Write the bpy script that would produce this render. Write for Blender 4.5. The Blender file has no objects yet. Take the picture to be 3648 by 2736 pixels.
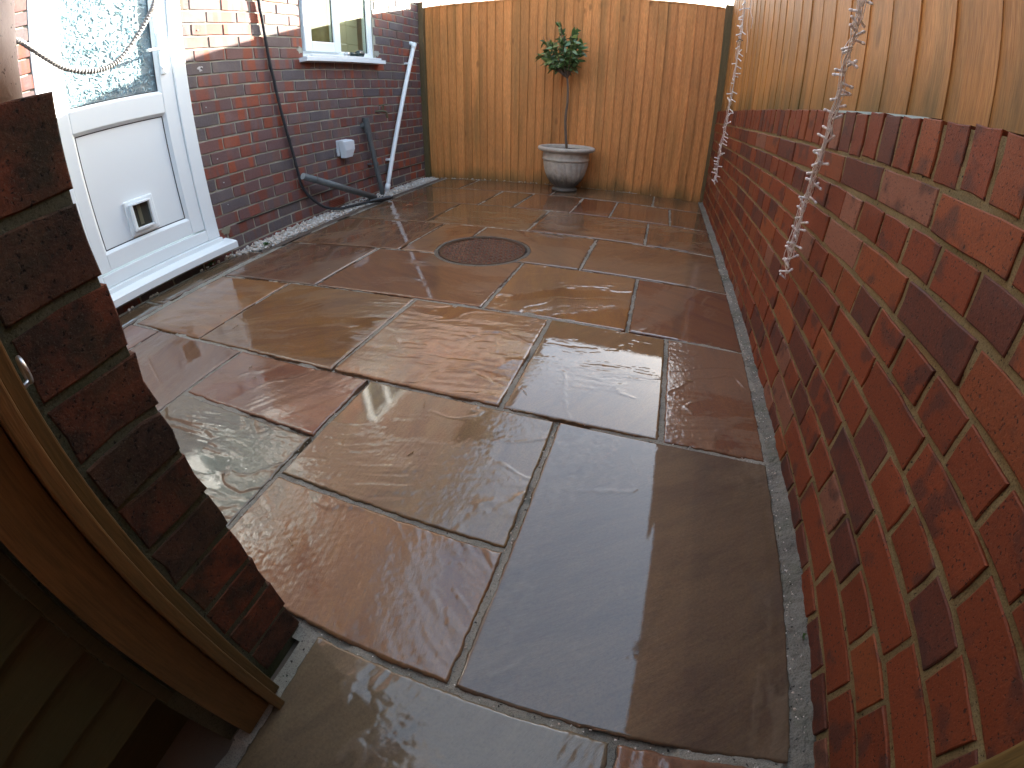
import bpy, bmesh, math, random
import numpy as np
from mathutils import Vector, Matrix
random.seed(7); RS = np.random.RandomState(11)
C = bpy.context.scene.collection
sc = bpy.context.scene
rad = math.radians

# ------------------------------------------------------------------ camera, sky, sun, exposure
POSE = dict(x=-0.4388, z=0.7392, pitch=-0.61916, yaw=-0.31062, roll=0.01421)
cd = bpy.data.cameras.new('camera'); cam = bpy.data.objects.new('camera', cd); C.objects.link(cam); sc.camera = cam
cd.type = 'PANO'; cd.panorama_type = 'FISHEYE_LENS_POLYNOMIAL'
cd.fisheye_fov = rad(170)
cd.fisheye_polynomial_k0 = 0.0
cd.fisheye_polynomial_k1 = -6.56387152e-02
cd.fisheye_polynomial_k2 = -4.28534012e-05
cd.fisheye_polynomial_k3 = 4.23876758e-05
cd.fisheye_polynomial_k4 = -1.22203422e-06
cd.sensor_fit = 'HORIZONTAL'; cd.sensor_width = 36; cd.sensor_height = 27
cd.clip_start = 0.01; cd.clip_end = 500
p_, y_, r_ = POSE['pitch'], POSE['yaw'], POSE['roll']
fwd = Vector((math.sin(y_)*math.cos(p_), math.cos(y_)*math.cos(p_), math.sin(p_)))
rgt = Vector((math.cos(y_), -math.sin(y_), 0)); upv = rgt.cross(fwd)
r2 = rgt*math.cos(r_) + upv*math.sin(r_); u2 = -rgt*math.sin(r_) + upv*math.cos(r_)
cam.matrix_world = Matrix(((r2.x, u2.x, -fwd.x, POSE['x']), (r2.y, u2.y, -fwd.y, 0), (r2.z, u2.z, -fwd.z, POSE['z']), (0, 0, 0, 1)))

SUN_AZ = 18.4      # degrees from +Y towards +X
SUN_EL = 11.4
w = bpy.data.worlds.new('World'); sc.world = w; w.use_nodes = True
wn = w.node_tree.nodes; bg = wn['Background']
sky = wn.new('ShaderNodeTexSky'); sky.sky_type = 'NISHITA'; sky.sun_disc = False
sky.sun_elevation = rad(SUN_EL); sky.sun_rotation = rad(SUN_AZ); sky.air_density = 1.0; sky.dust_density = 2.4; sky.ozone_density = 1.8
hz = wn.new('ShaderNodeMix'); hz.data_type = 'RGBA'; hz.inputs[0].default_value = .42; hz.inputs[7].default_value = (1.0, 1.14, 1.12, 1)   # thin even cloud veil
w.node_tree.links.new(sky.outputs[0], hz.inputs[6]); w.node_tree.links.new(hz.outputs[2], bg.inputs[0]); bg.inputs[1].default_value = 0.15
sl = bpy.data.lights.new('sun', 'SUN'); sl.energy = 5.0; sl.angle = rad(0.5); sl.color = (1, .93, .82)
so = bpy.data.objects.new('sun', sl); C.objects.link(so)
sd = Vector((math.sin(rad(SUN_AZ))*math.cos(rad(SUN_EL)), math.cos(rad(SUN_AZ))*math.cos(rad(SUN_EL)), math.sin(rad(SUN_EL))))
so.rotation_euler = sd.to_track_quat('Z', 'Y').to_euler(); so.location = sd*12
sc.view_settings.view_transform = 'Standard'; sc.view_settings.look = 'None'; sc.view_settings.gamma = 1
sc.view_settings.exposure = 3.5
sc.render.engine = 'CYCLES'
sc.cycles.use_denoising = True
sc.cycles.max_bounces = 8; sc.cycles.diffuse_bounces = 4; sc.cycles.glossy_bounces = 5; sc.cycles.transparent_max_bounces = 8
sc.cycles.sample_clamp_indirect = 8

# ------------------------------------------------------------------ materials
class MT:
    def __init__(s, name):
        s.m = bpy.data.materials.new(name); s.m.use_nodes = True; s.t = s.m.node_tree
        s.b = s.t.nodes['Principled BSDF']
    def n(s, typ, **kw):
        nd = s.t.nodes.new(typ)
        for k, v in kw.items(): setattr(nd, k, v)
        return nd
    def l(s, a, b): s.t.links.new(a, b)
    def pos(s, scale=(1, 1, 1), obj=False, rot=None):
        if obj: o = s.n('ShaderNodeTexCoord').outputs['Object']
        else: o = s.n('ShaderNodeNewGeometry').outputs['Position']
        mp = s.n('ShaderNodeMapping'); mp.inputs['Scale'].default_value = scale
        if rot: mp.inputs['Rotation'].default_value = rot
        s.l(o, mp.inputs[0]); return mp.outputs[0]
    def noise(s, vec, scale, detail=3, rough=.55, w=None, dist=0):
        nd = s.n('ShaderNodeTexNoise'); nd.inputs['Scale'].default_value = scale; nd.inputs['Detail'].default_value = detail
        nd.inputs['Roughness'].default_value = rough; nd.inputs['Distortion'].default_value = dist
        if w is not None:
            nd.noise_dimensions = '4D'
            if isinstance(w, (int, float)): nd.inputs['W'].default_value = w
            else: s.l(w, nd.inputs['W'])
        s.l(vec, nd.inputs['Vector']); return nd.outputs[0]
    def ramp(s, fac, stops):
        nd = s.n('ShaderNodeValToRGB'); e = nd.color_ramp.elements
        while len(e) < len(stops): e.new(.5)
        for i, (p, c) in enumerate(stops):
            e[i].position = p
            e[i].color = (c, c, c, 1) if isinstance(c, (int, float)) else tuple(c) + (1,)
        s.l(fac, nd.inputs[0]); return nd.outputs[0]
    def mix(s, fac, a, b, mode='MIX'):
        nd = s.n('ShaderNodeMix', data_type='RGBA', blend_type=mode)
        for k_, v in ((0, fac), (6, a), (7, b)):
            sock = nd.inputs[k_]
            if isinstance(v, (int, float)): sock.default_value = v if k_ == 0 else (v, v, v, 1)
            elif isinstance(v, (tuple, list)): sock.default_value = tuple(v) + (1,)
            else: s.l(v, sock)
        return nd.outputs[2]
    def math(s, op, a, b=0.0):
        nd = s.n('ShaderNodeMath', operation=op)
        for sock, v in ((nd.inputs[0], a), (nd.inputs[1], b)):
            if isinstance(v, (int, float)): sock.default_value = v
            else: s.l(v, sock)
        return nd.outputs[0]
    def bump(s, h, strength=.4, dist=.002, to='Normal', prev=None):
        nd = s.n('ShaderNodeBump'); nd.inputs['Strength'].default_value = strength; nd.inputs['Distance'].default_value = dist
        s.l(h, nd.inputs['Height'])
        if prev: s.l(prev, nd.inputs['Normal'])
        if to: s.l(nd.outputs[0], s.b.inputs[to])
        return nd.outputs[0]
    def set(s, **kw):
        names = dict(color='Base Color', rough='Roughness', metal='Metallic', spec='Specular IOR Level', coat='Coat Weight', coatr='Coat Roughness',
                     coati='Coat IOR', sss='Subsurface Weight', trans='Transmission Weight', alpha='Alpha', sheen='Sheen Weight')
        for k, v in kw.items():
            sock = s.b.inputs[names[k]]
            if isinstance(v, (int, float)): sock.default_value = v
            elif isinstance(v, (tuple, list)): sock.default_value = tuple(v) + (1,)
            else: s.l(v, sock)
        return s

def tint_src(M, attr):
    if attr:
        a = M.n('ShaderNodeAttribute', attribute_name='tint'); return a.outputs['Color'], M.math('MULTIPLY', a.outputs['Alpha'], 37.0)
    o = M.n('ShaderNodeObjectInfo'); return o.outputs['Color'], M.math('MULTIPLY', o.outputs['Random'], 53.0)

def mat_red_brick(name, attr=False):
    M = MT(name); col, w = tint_src(M, attr)
    p = M.pos()
    big = M.noise(p, 16, 2, .5, w=w)
    dark = M.ramp(big, [(.55, 0.0), (.63, .62)])
    fine = M.noise(p, 260, 4, .7)
    c = M.mix(M.ramp(M.noise(p, 60, 4, .6, w=w), [(.3, 0.0), (.75, .35)]), col, (.25, .065, .025), 'MIX')
    c = M.mix(dark, c, (.052, .026, .024))
    pit = M.ramp(M.noise(p, 190, 3, .6), [(.33, 1.0), (.40, 0.0)])
    c = M.mix(M.math('MULTIPLY', pit, .85), c, (.012, .008, .007))
    c = M.mix(M.ramp(M.noise(p, 310, 2, .6), [(.62, 0.0), (.74, .35)]), c, (.34, .17, .11))
    c = M.mix(M.ramp(fine, [(.35, .35), (.7, 0.0)]), c, (.03, .015, .012))
    M.set(color=c, rough=.62, spec=.35)
    h = M.math('SUBTRACT', fine, M.math('MULTIPLY', pit, .8))
    M.bump(h, .55, .0022)
    return M.m

def mat_house_brick(name, attr=False):
    M = MT(name); col, w = tint_src(M, attr)
    p = M.pos(); band = M.noise(M.pos((1, 1, .06)), 19, 1, .4, w=w)
    f = M.ramp(band, [(.44, 0.0), (.5, 1.0)])
    c = M.mix(f, col, M.mix(.62, col, (.125, .108, .118)))
    c = M.mix(M.ramp(M.noise(p, 90, 4, .7, w=w), [(.35, .4), (.7, 0.0)]), c, (.05, .03, .03))
    pale = M.ramp(M.noise(p, 6, 3, .6), [(.55, 0.0), (.8, .35)])
    c = M.mix(pale, c, (.24, .20, .19))
    M.set(color=c, rough=.7, spec=.3)
    M.bump(M.noise(p, 330, 3, .7), .4, .0015)
    return M.m

def mat_mortar(name, c1, c2, speck=True, moss=0.0, rough=.8):
    M = MT(name); p = M.pos()
    c = M.mix(M.ramp(M.noise(p, 14, 4, .65), [(.3, 0.0), (.7, 1.0)]), c1, c2)
    f = M.noise(p, 380, 3, .7)
    c = M.mix(M.ramp(f, [(.3, .7), (.5, 0.0)]), c, tuple(x*.25 for x in c1))
    if speck:
        s = M.ramp(M.noise(p, 130, 2, .5), [(.28, 1.0), (.33, 0.0)])
        c = M.mix(s, c, (.02, .018, .015))
    if moss:
        g = M.ramp(M.noise(p, 7, 4, .6), [(.5, 0.0), (.68, moss)])
        c = M.mix(g, c, (.035, .05, .018))
    M.set(color=c, rough=rough, spec=.25)
    M.bump(M.noise(p, 240, 5, .75), .8, .004)
    return M.m

def mat_stone():
    """riven sandstone, soaked: matt stone under a thin clear film of water"""
    M = MT('wet_sandstone'); col, w = tint_src(M, False)
    o = M.n('ShaderNodeObjectInfo')
    p = M.n('ShaderNodeTexCoord').outputs['Object']; rip = M.noise(p, 120, 3, .6)
    rot = M.n('ShaderNodeVectorRotate', rotation_type='Z_AXIS'); M.l(p, rot.inputs['Vector']); M.l(M.math('MULTIPLY', o.outputs['Random'], 3.0), rot.inputs['Angle'])
    sm = M.n('ShaderNodeMapping'); sm.inputs['Scale'].default_value = (1, 4.2, 1); M.l(rot.outputs[0], sm.inputs[0])
    band = M.noise(sm.outputs[0], 2.3, 5, .6, w=w, dist=.9)
    band2 = M.noise(sm.outputs[0], 7, 5, .65, w=w, dist=.5)
    hs = M.n('ShaderNodeHueSaturation'); M.l(col, hs.inputs['Color']); hs.inputs['Value'].default_value = .55; hs.inputs['Hue'].default_value = .485; hs.inputs['Saturation'].default_value = .95
    c = M.mix(M.ramp(band, [(.44, 0.0), (.68, .75)]), col, hs.outputs[0])
    hs2 = M.n('ShaderNodeHueSaturation'); M.l(col, hs2.inputs['Color']); hs2.inputs['Value'].default_value = 1.35; hs2.inputs['Hue'].default_value = .51; hs2.inputs['Saturation'].default_value = 1.05
    c = M.mix(M.ramp(band2, [(.45, 0.0), (.8, .7)]), c, hs2.outputs[0])
    fine = M.noise(p, 190, 5, .75)
    c = M.mix(M.ramp(fine, [(.3, .45), (.6, 0.0)]), c, (.04, .028, .02))
    spot = M.ramp(M.noise(p, 3.1, 4, .6, w=w), [(.6, 0.0), (.75, .3)])
    c = M.mix(spot, c, (.10, .085, .08))
    wet = M.ramp(M.noise(p, 2.4, 4, .6, w=M.math('ADD', w, 9.0)), [(.4, 0.01), (.75, .07)])
    M.set(color=c, rough=.6, spec=.12, coat=1.0, coati=1.62, coatr=wet)
    h = M.math('ADD', M.math('MULTIPLY', M.noise(sm.outputs[0], 34, 5, .62, w=w), 1.0), M.math('ADD', M.math('MULTIPLY', fine, .25), M.math('MULTIPLY', rip, .35)))
    M.bump(h, .6, .002)
    cbn = M.bump(h, .12, .0014, to='Coat Normal')
    dr = M.n('ShaderNodeAttribute', attribute_name='dry').outputs['Fac']
    M.l(M.math('MULTIPLY', M.math('ADD', M.math('MULTIPLY', dr, .85), .20), M.math('MULTIPLY', o.outputs['Alpha'], .34)), cbn.node.inputs['Strength'])
    M.set(coatr=M.math('ADD', M.math('MULTIPLY', dr, .07), M.math('MULTIPLY', wet, .35)))
    M.set(color=M.mix(M.math('MULTIPLY', dr, .22), c, (.24, .19, .13)))
    return M.m

def mat_wood(name, c1, c2, axis='z', green=0.0, green_z=(.8, 1.1), dark=1.0, knots=True, rough=.62):
    M = MT(name); o = M.n('ShaderNodeObjectInfo')
    sc_ = {'z': (14, 14, .9), 'y': (14, .9, 14)}[axis]
    p0 = M.n('ShaderNodeNewGeometry').outputs['Position']
    w_ = M.math('MULTIPLY', o.outputs['Random'], 71.0)
    mp = M.n('ShaderNodeMapping'); mp.inputs['Scale'].default_value = sc_; M.l(p0, mp.inputs[0])
    g = M.noise(mp.outputs[0], 6, 5, .62, w=w_, dist=.6)
    g2 = M.noise(mp.outputs[0], 26, 3, .6, w=w_)
    c = M.mix(M.ramp(g, [(.3, 0.0), (.7, 1.0)]), c1, c2)
    c = M.mix(M.ramp(g2, [(.35, .6), (.6, 0.0)]), c, tuple(x*.45 for x in c1))
    st0 = M.n('ShaderNodeMapping'); st0.inputs['Scale'].default_value = {'z': (7, 7, .35), 'y': (7, .35, 7)}[axis]; M.l(p0, st0.inputs[0])
    c = M.mix(M.ramp(M.noise(st0.outputs[0], 2.2, 4, .6), [(.46, 0.0), (.66, .45)]), c, (c1[0]*.42, c1[1]*.55, c1[2]*.55))
    br = M.n('ShaderNodeHueSaturation'); M.l(c, br.inputs['Color'])
    M.l(M.math('ADD', M.math('MULTIPLY', o.outputs['Random'], .30), .85*dark), br.inputs['Value'])
    c = br.outputs[0]
    saw = M.n('ShaderNodeMapping'); saw.inputs['Scale'].default_value = {'z': (3, 3, 30), 'y': (3, 30, 3)}[axis]; M.l(p0, saw.inputs[0])
    h = M.math('ADD', g2, M.math('MULTIPLY', M.noise(saw.outputs[0], 5, 3, .7, w=w_), .6))
    if knots:
        kp = M.n('ShaderNodeMapping'); kp.inputs['Scale'].default_value = {'z': (1, 1, .45), 'y': (1, .45, 1)}[axis]; M.l(p0, kp.inputs[0])
        ad = M.n('ShaderNodeVectorMath', operation='ADD'); M.l(kp.outputs[0], ad.inputs[0])
        cb = M.n('ShaderNodeCombineXYZ'); M.l(w_, cb.inputs[0]); M.l(w_, cb.inputs[2]); M.l(cb.outputs[0], ad.inputs[1])
        v = M.n('ShaderNodeTexVoronoi'); v.inputs['Scale'].default_value = 5.5; M.l(ad.outputs[0], v.inputs['Vector'])
        k = M.ramp(v.outputs['Distance'], [(.05, 1.0), (.105, 0.0)])
        c = M.mix(M.math('MULTIPLY', k, .55), c, tuple(x*.25 for x in c1))
    blot = M.ramp(M.noise(p0, 3.2, 5, .7), [(.52, 0.0), (.85, .3)])
    c = M.mix(blot, c, (.12, .085, .055))
    if green:
        sx = M.n('ShaderNodeSeparateXYZ'); M.l(p0, sx.inputs[0])
        mr = M.n('ShaderNodeMapRange'); mr.inputs[1].default_value = green_z[0]; mr.inputs[2].default_value = green_z[1]; mr.inputs[3].default_value = 1; mr.inputs[4].default_value = 0
        M.l(sx.outputs[2], mr.inputs[0])
        st = M.noise(M.pos((2.5, 2.5, .25)), 2.2, 4, .65)
        gf = M.math('MULTIPLY', M.ramp(M.math('ADD', M.math('MULTIPLY', mr.outputs[0], .35), st), [(.52, 0.0), (.85, 1.0)]), green)
        c = M.mix(gf, c, (.052, .062, .022))
    M.set(color=c, rough=rough, spec=.3)
    M.bump(h, .35, .0018)
    return M.m

def plain(name, c, rough=.5, bump=0, scale=200, metal=0, spec=.5, coat=0, var=.0):
    M = MT(name)
    col = c
    if var:
        p = M.pos(); col = M.mix(M.ramp(M.noise(p, 18, 5, .65), [(.35, 0.0), (.75, var)]), c, tuple(x*.35 for x in c))
    M.set(color=col, rough=rough, metal=metal, spec=spec, coat=coat)
    if bump: M.bump(M.noise(M.pos(), scale, 3, .6), bump, .002)
    return M.m

M_RB = mat_red_brick('red_brick'); M_RBA = mat_red_brick('red_brick_far', True)
M_HB = mat_house_brick('house_brick'); M_HBA = mat_house_brick('house_brick_far', True)
M_MR = mat_mortar('sandy_mortar', (.205, .16, .078), (.30, .243, .125), moss=.35)
M_MH = mat_mortar('grey_mortar', (.34, .32, .25), (.46, .43, .35), speck=False)
M_MP = mat_mortar('mossy_mortar', (.075, .08, .05), (.12, .125, .085), moss=.8)
M_PT = mat_mortar('pointing', (.20, .19, .155), (.33, .315, .27), moss=.25, rough=.5)
M_ST = mat_stone()
M_FB = mat_wood('fence_pine', (.56, .215, .062), (.68, .31, .105), green=.6, green_z=(.0, .14))
M_FR = mat_wood('fence_pine_side', (.46, .215, .058), (.58, .31, .10), green=.8, green_z=(.74, .98))
M_FP = mat_wood('post_timber', (.16, .095, .045), (.24, .15, .075), green=.6, green_z=(0, 2.5))
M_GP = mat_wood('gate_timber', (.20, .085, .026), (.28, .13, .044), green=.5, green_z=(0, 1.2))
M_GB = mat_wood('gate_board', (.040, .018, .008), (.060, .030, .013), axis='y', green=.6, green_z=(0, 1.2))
M_UP = plain('white_upvc', (.82, .87, .88), .22, spec=.5)
M_UPS = plain('rubber_seal', (.02, .02, .022), .5)
M_WP = plain('white_plastic_pipe', (.86, .88, .88), .35)
M_GP2 = plain('grey_plastic_pipe', (.13, .14, .14), .45, bump=.3, scale=60, var=.7)
M_HOSE = plain('black_hose_fabric', (.025, .024, .026), .75, bump=.6, scale=600)
M_HOSEG = plain('grey_hose_fabric', (.22, .21, .20), .75, bump=.6, scale=600)
M_BRASS = plain('tarnished_brass', (.12, .10, .06), .45, metal=.7, bump=.4, scale=200)
M_BLK = plain('black_plastic', (.015, .016, .017), .35)
M_GRN = plain('dark_green_plastic', (.012, .03, .028), .35)
M_STEEL = plain('zinc_steel', (.5, .5, .5), .35, metal=.9)
M_CHIP = None

# ------------------------------------------------------------------ mesh helpers
def mesh(name, V, F, mat, smooth=False):
    me = bpy.data.meshes.new(name); me.from_pydata([tuple(map(float, v)) for v in V], [], [tuple(map(int, f)) for f in F]); me.validate(); me.update()
    if mat: me.materials.append(mat)
    if smooth: me.polygons.foreach_set('use_smooth', [True]*len(me.polygons))
    return me
def ob(name, me, parent=None, loc=(0, 0, 0), kind=None, color=None):
    o = bpy.data.objects.new(name, me); C.objects.link(o); o.location = loc
    if parent: o.parent = parent
    if kind: o['kind'] = kind
    if color: o.color = tuple(color) + (1,)
    return o
def tag(o, label=None, cat=None, group=None, kind=None):
    if label: o['label'] = label
    if cat: o['category'] = cat
    if group: o['group'] = group
    if kind: o['kind'] = kind
    return o
def thing(name, label, cat, loc=(0, 0, 0), group=None):
    o = bpy.data.objects.new(name, None); C.objects.link(o); o.location = loc; o.empty_display_size = .1
    return tag(o, label, cat, group)

class MB:
    def __init__(s): s.V = []; s.F = []; s.T = []
    def add(s, V, F, t=None):
        n = len(s.V); s.V += [tuple(v) for v in V]; s.F += [tuple(i+n for i in f) for f in F]
        if t is not None: s.T += [t]*len(V)
    def box(s, x0, x1, y0, y1, z0, z1, b=0, t=None):
        if b <= 0:
            V = [(x, y, z) for x in (x0, x1) for y in (y0, y1) for z in (z0, z1)]
            s.add(V, [(0, 1, 3, 2), (4, 6, 7, 5), (0, 4, 5, 1), (2, 3, 7, 6), (0, 2, 6, 4), (1, 5, 7, 3)], t); return
        bm = bmesh.new(); bmesh.ops.create_cube(bm, size=1)
        bmesh.ops.scale(bm, vec=(x1-x0, y1-y0, z1-z0), verts=bm.verts)
        bmesh.ops.translate(bm, vec=((x0+x1)/2, (y0+y1)/2, (z0+z1)/2), verts=bm.verts)
        bmesh.ops.bevel(bm, geom=bm.edges[:], offset=b, segments=2, affect='EDGES', profile=.6)
        bm.verts.index_update()
        s.add([v.co[:] for v in bm.verts], [[v.index for v in f.verts] for f in bm.faces], t); bm.free()
    def tube(s, P, r, n=10, cap=True, t=None):
        P = [Vector(p) for p in P]; R = r if hasattr(r, '__len__') else [r]*len(P)
        V = []; F = []; up = None
        for i, p in enumerate(P):
            d = (P[min(i+1, len(P)-1)]-P[max(i-1, 0)]).normalized()
            if up is None: up = Vector((0, 0, 1)) if abs(d.z) < .9 else Vector((1, 0, 0))
            a = d.cross(up).normalized(); b = a.cross(d).normalized(); up = b
            for k in range(n):
                q = 2*math.pi*k/n; V.append(p + (a*math.cos(q)+b*math.sin(q))*R[i])
        for i in range(len(P)-1):
            for k in range(n): F.append((i*n+k, i*n+(k+1) % n, (i+1)*n+(k+1) % n, (i+1)*n+k))
        if cap: F.append(tuple(range(n-1, -1, -1))); F.append(tuple((len(P)-1)*n+k for k in range(n)))
        s.add(V, F, t)
    def lathe(s, prof, n=32, c=(0, 0, 0), fr=None):
        V = []; F = []
        for i, (r, z) in enumerate(prof):
            for k in range(n):
                q = 2*math.pi*k/n; rr = r if fr is None else fr(r, z, q)
                V.append((c[0]+rr*math.cos(q), c[1]+rr*math.sin(q), c[2]+z))
        for i in range(len(prof)-1):
            for k in range(n): F.append((i*n+k, i*n+(k+1) % n, (i+1)*n+(k+1) % n, (i+1)*n+k))
        s.add(V, F)
    def mesh(s, name, mat, smooth=False): return mesh(name, s.V, s.F, mat, smooth)
    def build(s, name, mat, parent=None, smooth=False, kind=None, loc=(0, 0, 0)):
        me = s.mesh(name, mat, smooth)
        if s.T:
            a = me.color_attributes.new('tint', 'FLOAT_COLOR', 'POINT'); a.data.foreach_set('color', np.array(s.T, dtype=np.float32).ravel())
        return ob(name, me, parent, loc, kind)
def spline(P, k=8):
    P = [Vector(p) for p in P]; Q = [P[0]+(P[0]-P[1])]+P+[P[-1]+(P[-1]-P[-2])]; out = []
    for i in range(1, len(Q)-2):
        a, b, c, d = Q[i-1:i+3]
        for j in range(k):
            t = j/k; out.append(.5*((2*b)+(-a+c)*t+(2*a-5*b+4*c-d)*t*t+(-a+3*b-3*c+d)*t**3))
    out.append(P[-1]); return out

# numpy value noise
_tab = RS.rand(65536)
def vnoise(x, y, s=0):
    xi = np.floor(x).astype(int); yi = np.floor(y).astype(int); fx = x-xi; fy = y-yi
    fx = fx*fx*fx*(fx*(fx*6-15)+10); fy = fy*fy*fy*(fy*(fy*6-15)+10)
    h = lambda a, b: _tab[((a*73856093) ^ (b*19349663) ^ (s*83492791)) & 65535]
    return (h(xi, yi)*(1-fx)+h(xi+1, yi)*fx)*(1-fy)+(h(xi, yi+1)*(1-fx)+h(xi+1, yi+1)*fx)*fy
def fbm(x, y, s=0, o=4, g=.5):
    r = 0; a = 1; t = 0
    for i in range(o): r = r+a*vnoise(x*2**i, y*2**i, s+i*17); t += a; a *= g
    return r/t

# ------------------------------------------------------------------ bricks: rounded worn blocks, a few shapes of each size
def brick_mesh(name, L, Hh, D, mat, seed, axis='x', sgn=-1, worn=.0018):
    """face looks along sgn*axis, L along the other horizontal, block centred on its face plane"""
    rs = random.Random(seed); per = []
    nl, nh = (4, 2) if L > Hh*1.8 else ((2, 2) if L >= Hh*.9 else (2, 3))
    for i in range(nl): per.append((-L/2+L*i/nl, -Hh/2))
    for i in range(nh): per.append((L/2, -Hh/2+Hh*i/nh))
    for i in range(nl): per.append((L/2-L*i/nl, Hh/2))
    for i in range(nh): per.append((-L/2, Hh/2-Hh*i/nh))
    n = len(per); V = []; j = lambda a: rs.uniform(-a, a)
    outer = [(u+j(worn), v+j(worn)) for u, v in per]
    for (u, v) in outer: V.append((u, v, -D))
    for (u, v) in outer: V.append((u, v, -.0016+j(.0005)))
    for (u, v) in outer:
        s = .0019; V.append((u-math.copysign(min(s, abs(u)), u), v-math.copysign(min(s, abs(v)), v), j(.0007)))
    V.append((j(L*.1), j(Hh*.1), j(.001)))
    F = []
    for k in range(n):
        m = (k+1) % n
        F.append((k, m, n+m, n+k)); F.append((n+k, n+m, 2*n+m, 2*n+k)); F.append((2*n+k, 2*n+m, 3*n))
    out = []
    for (u, v, d) in V:
        if axis == 'x': out.append((sgn*d, -sgn*u if sgn > 0 else u, v))
        else: out.append((u, sgn*d, v))
    me = mesh(name, out, F, mat); return me
def brick_set(L, H, D, mat, axis, sgn, k=6): return [brick_mesh('brick', L, H, D, mat, 100+i, axis, sgn) for i in range(k)]

cam_w = cam.matrix_world.copy(); cam_i = cam_w.inverted()
def span(p, size):
    """how large a piece is from where the photographer stood (radians), 0 outside the view"""
    q = cam_i @ Vector(p); d = q.length; th = math.acos(max(-1, min(1, -q.z/d)))
    rr = th*15.3; r2_ = math.hypot(q.x, q.y)
    if r2_ < 1e-6: return size/d
    px, py = q.x/r2_*rr, q.y/r2_*rr
    return (size/d) if abs(px) < 18.5 and abs(py) < 14 and th < 1.45 else 0.0

def lay_bricks(parent, items, axis, sgn, mat, matfar, depth, limit=300):
    """items: (centre, L, H, colour); the ones that show largest become parts, the rest one joined part"""
    cache = {}
    order = sorted(items, key=lambda it: -span(it[0], it[1]))
    far = MB(); rs = random.Random(5)
    for i, (c, L, Hh, col) in enumerate(order):
        key = (round(L, 2), round(Hh, 3))
        if key not in cache: cache[key] = brick_set(key[0] if abs(key[0]-L) < .006 else L, Hh, depth, mat, axis, sgn)
        me = rs.choice(cache[key])
        if i < limit and span(c, L) > 0:
            o = ob('brick', me, parent, c, color=col); o.rotation_euler = (rs.uniform(-.006, .006), rs.uniform(-.006, .006), rs.uniform(-.006, .006))
            o.scale = (1, L/key[0], 1) if axis == 'x' else (L/key[0], 1, 1)
        else:
            s = L/key[0]
            V = [(c[0]+v.co.x*(1 if axis == 'x' else s), c[1]+v.co.y*(s if axis == 'x' else 1), c[2]+v.co.z) for v in me.vertices]
            far.add(V, [tuple(p.vertices) for p in me.polygons], tuple(col)+(rs.random(),))
    if far.V: far.build('brickwork', matfar, parent, kind='stuff')

def redcol(rs):
    t = rs.random()
    if t < .54: b = (.215, .046, .013)
    elif t < .72: b = (.262, .068, .018)
    elif t < .96: b = (.105, .032, .021)
    else: b = (.27, .12, .075)
    k = rs.uniform(.85, 1.15); return tuple(x*k for x in b)
def housecol(rs):
    t = rs.random()
    if t < .5: b = (.19, .055, .035)
    elif t < .68: b = (.26, .062, .028)
    elif t < .86: b = (.15, .08, .065)
    else: b = (.115, .09, .085)
    k = rs.uniform(.85, 1.15)*1.28; return tuple(x*k for x in b)

# ------------------------------------------------------------------ ground and patio
g = MB(); g.box(-40, 40, -40, 60, -.3, -.09); go = g.build('ground', plain('soil', (.06, .045, .03), .9, bump=.5, var=.4)); go['kind'] = 'structure'
patio = bpy.data.objects.new('patio', None); C.objects.link(patio); patio['kind'] = 'structure'

YA, YB, YC, YC2, YD, YE, YF, YG, YH, YI = .171, .452, .870, .594, 1.44, 2.0, 2.58, 3.17, 3.765, 4.29
XR = -.033
TAN = (.27, .195, .125); GRB = (.17, .125, .10); ORG = (.30, .155, .07); RED = (.215, .095, .06); OCH = (.25, .135, .055); YEL = (.31, .155, .058)
BRN = (.215, .125, .08); PLM = (.19, .105, .078); GRY = (.20, .175, .14); PNK = (.225, .125, .085)
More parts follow.
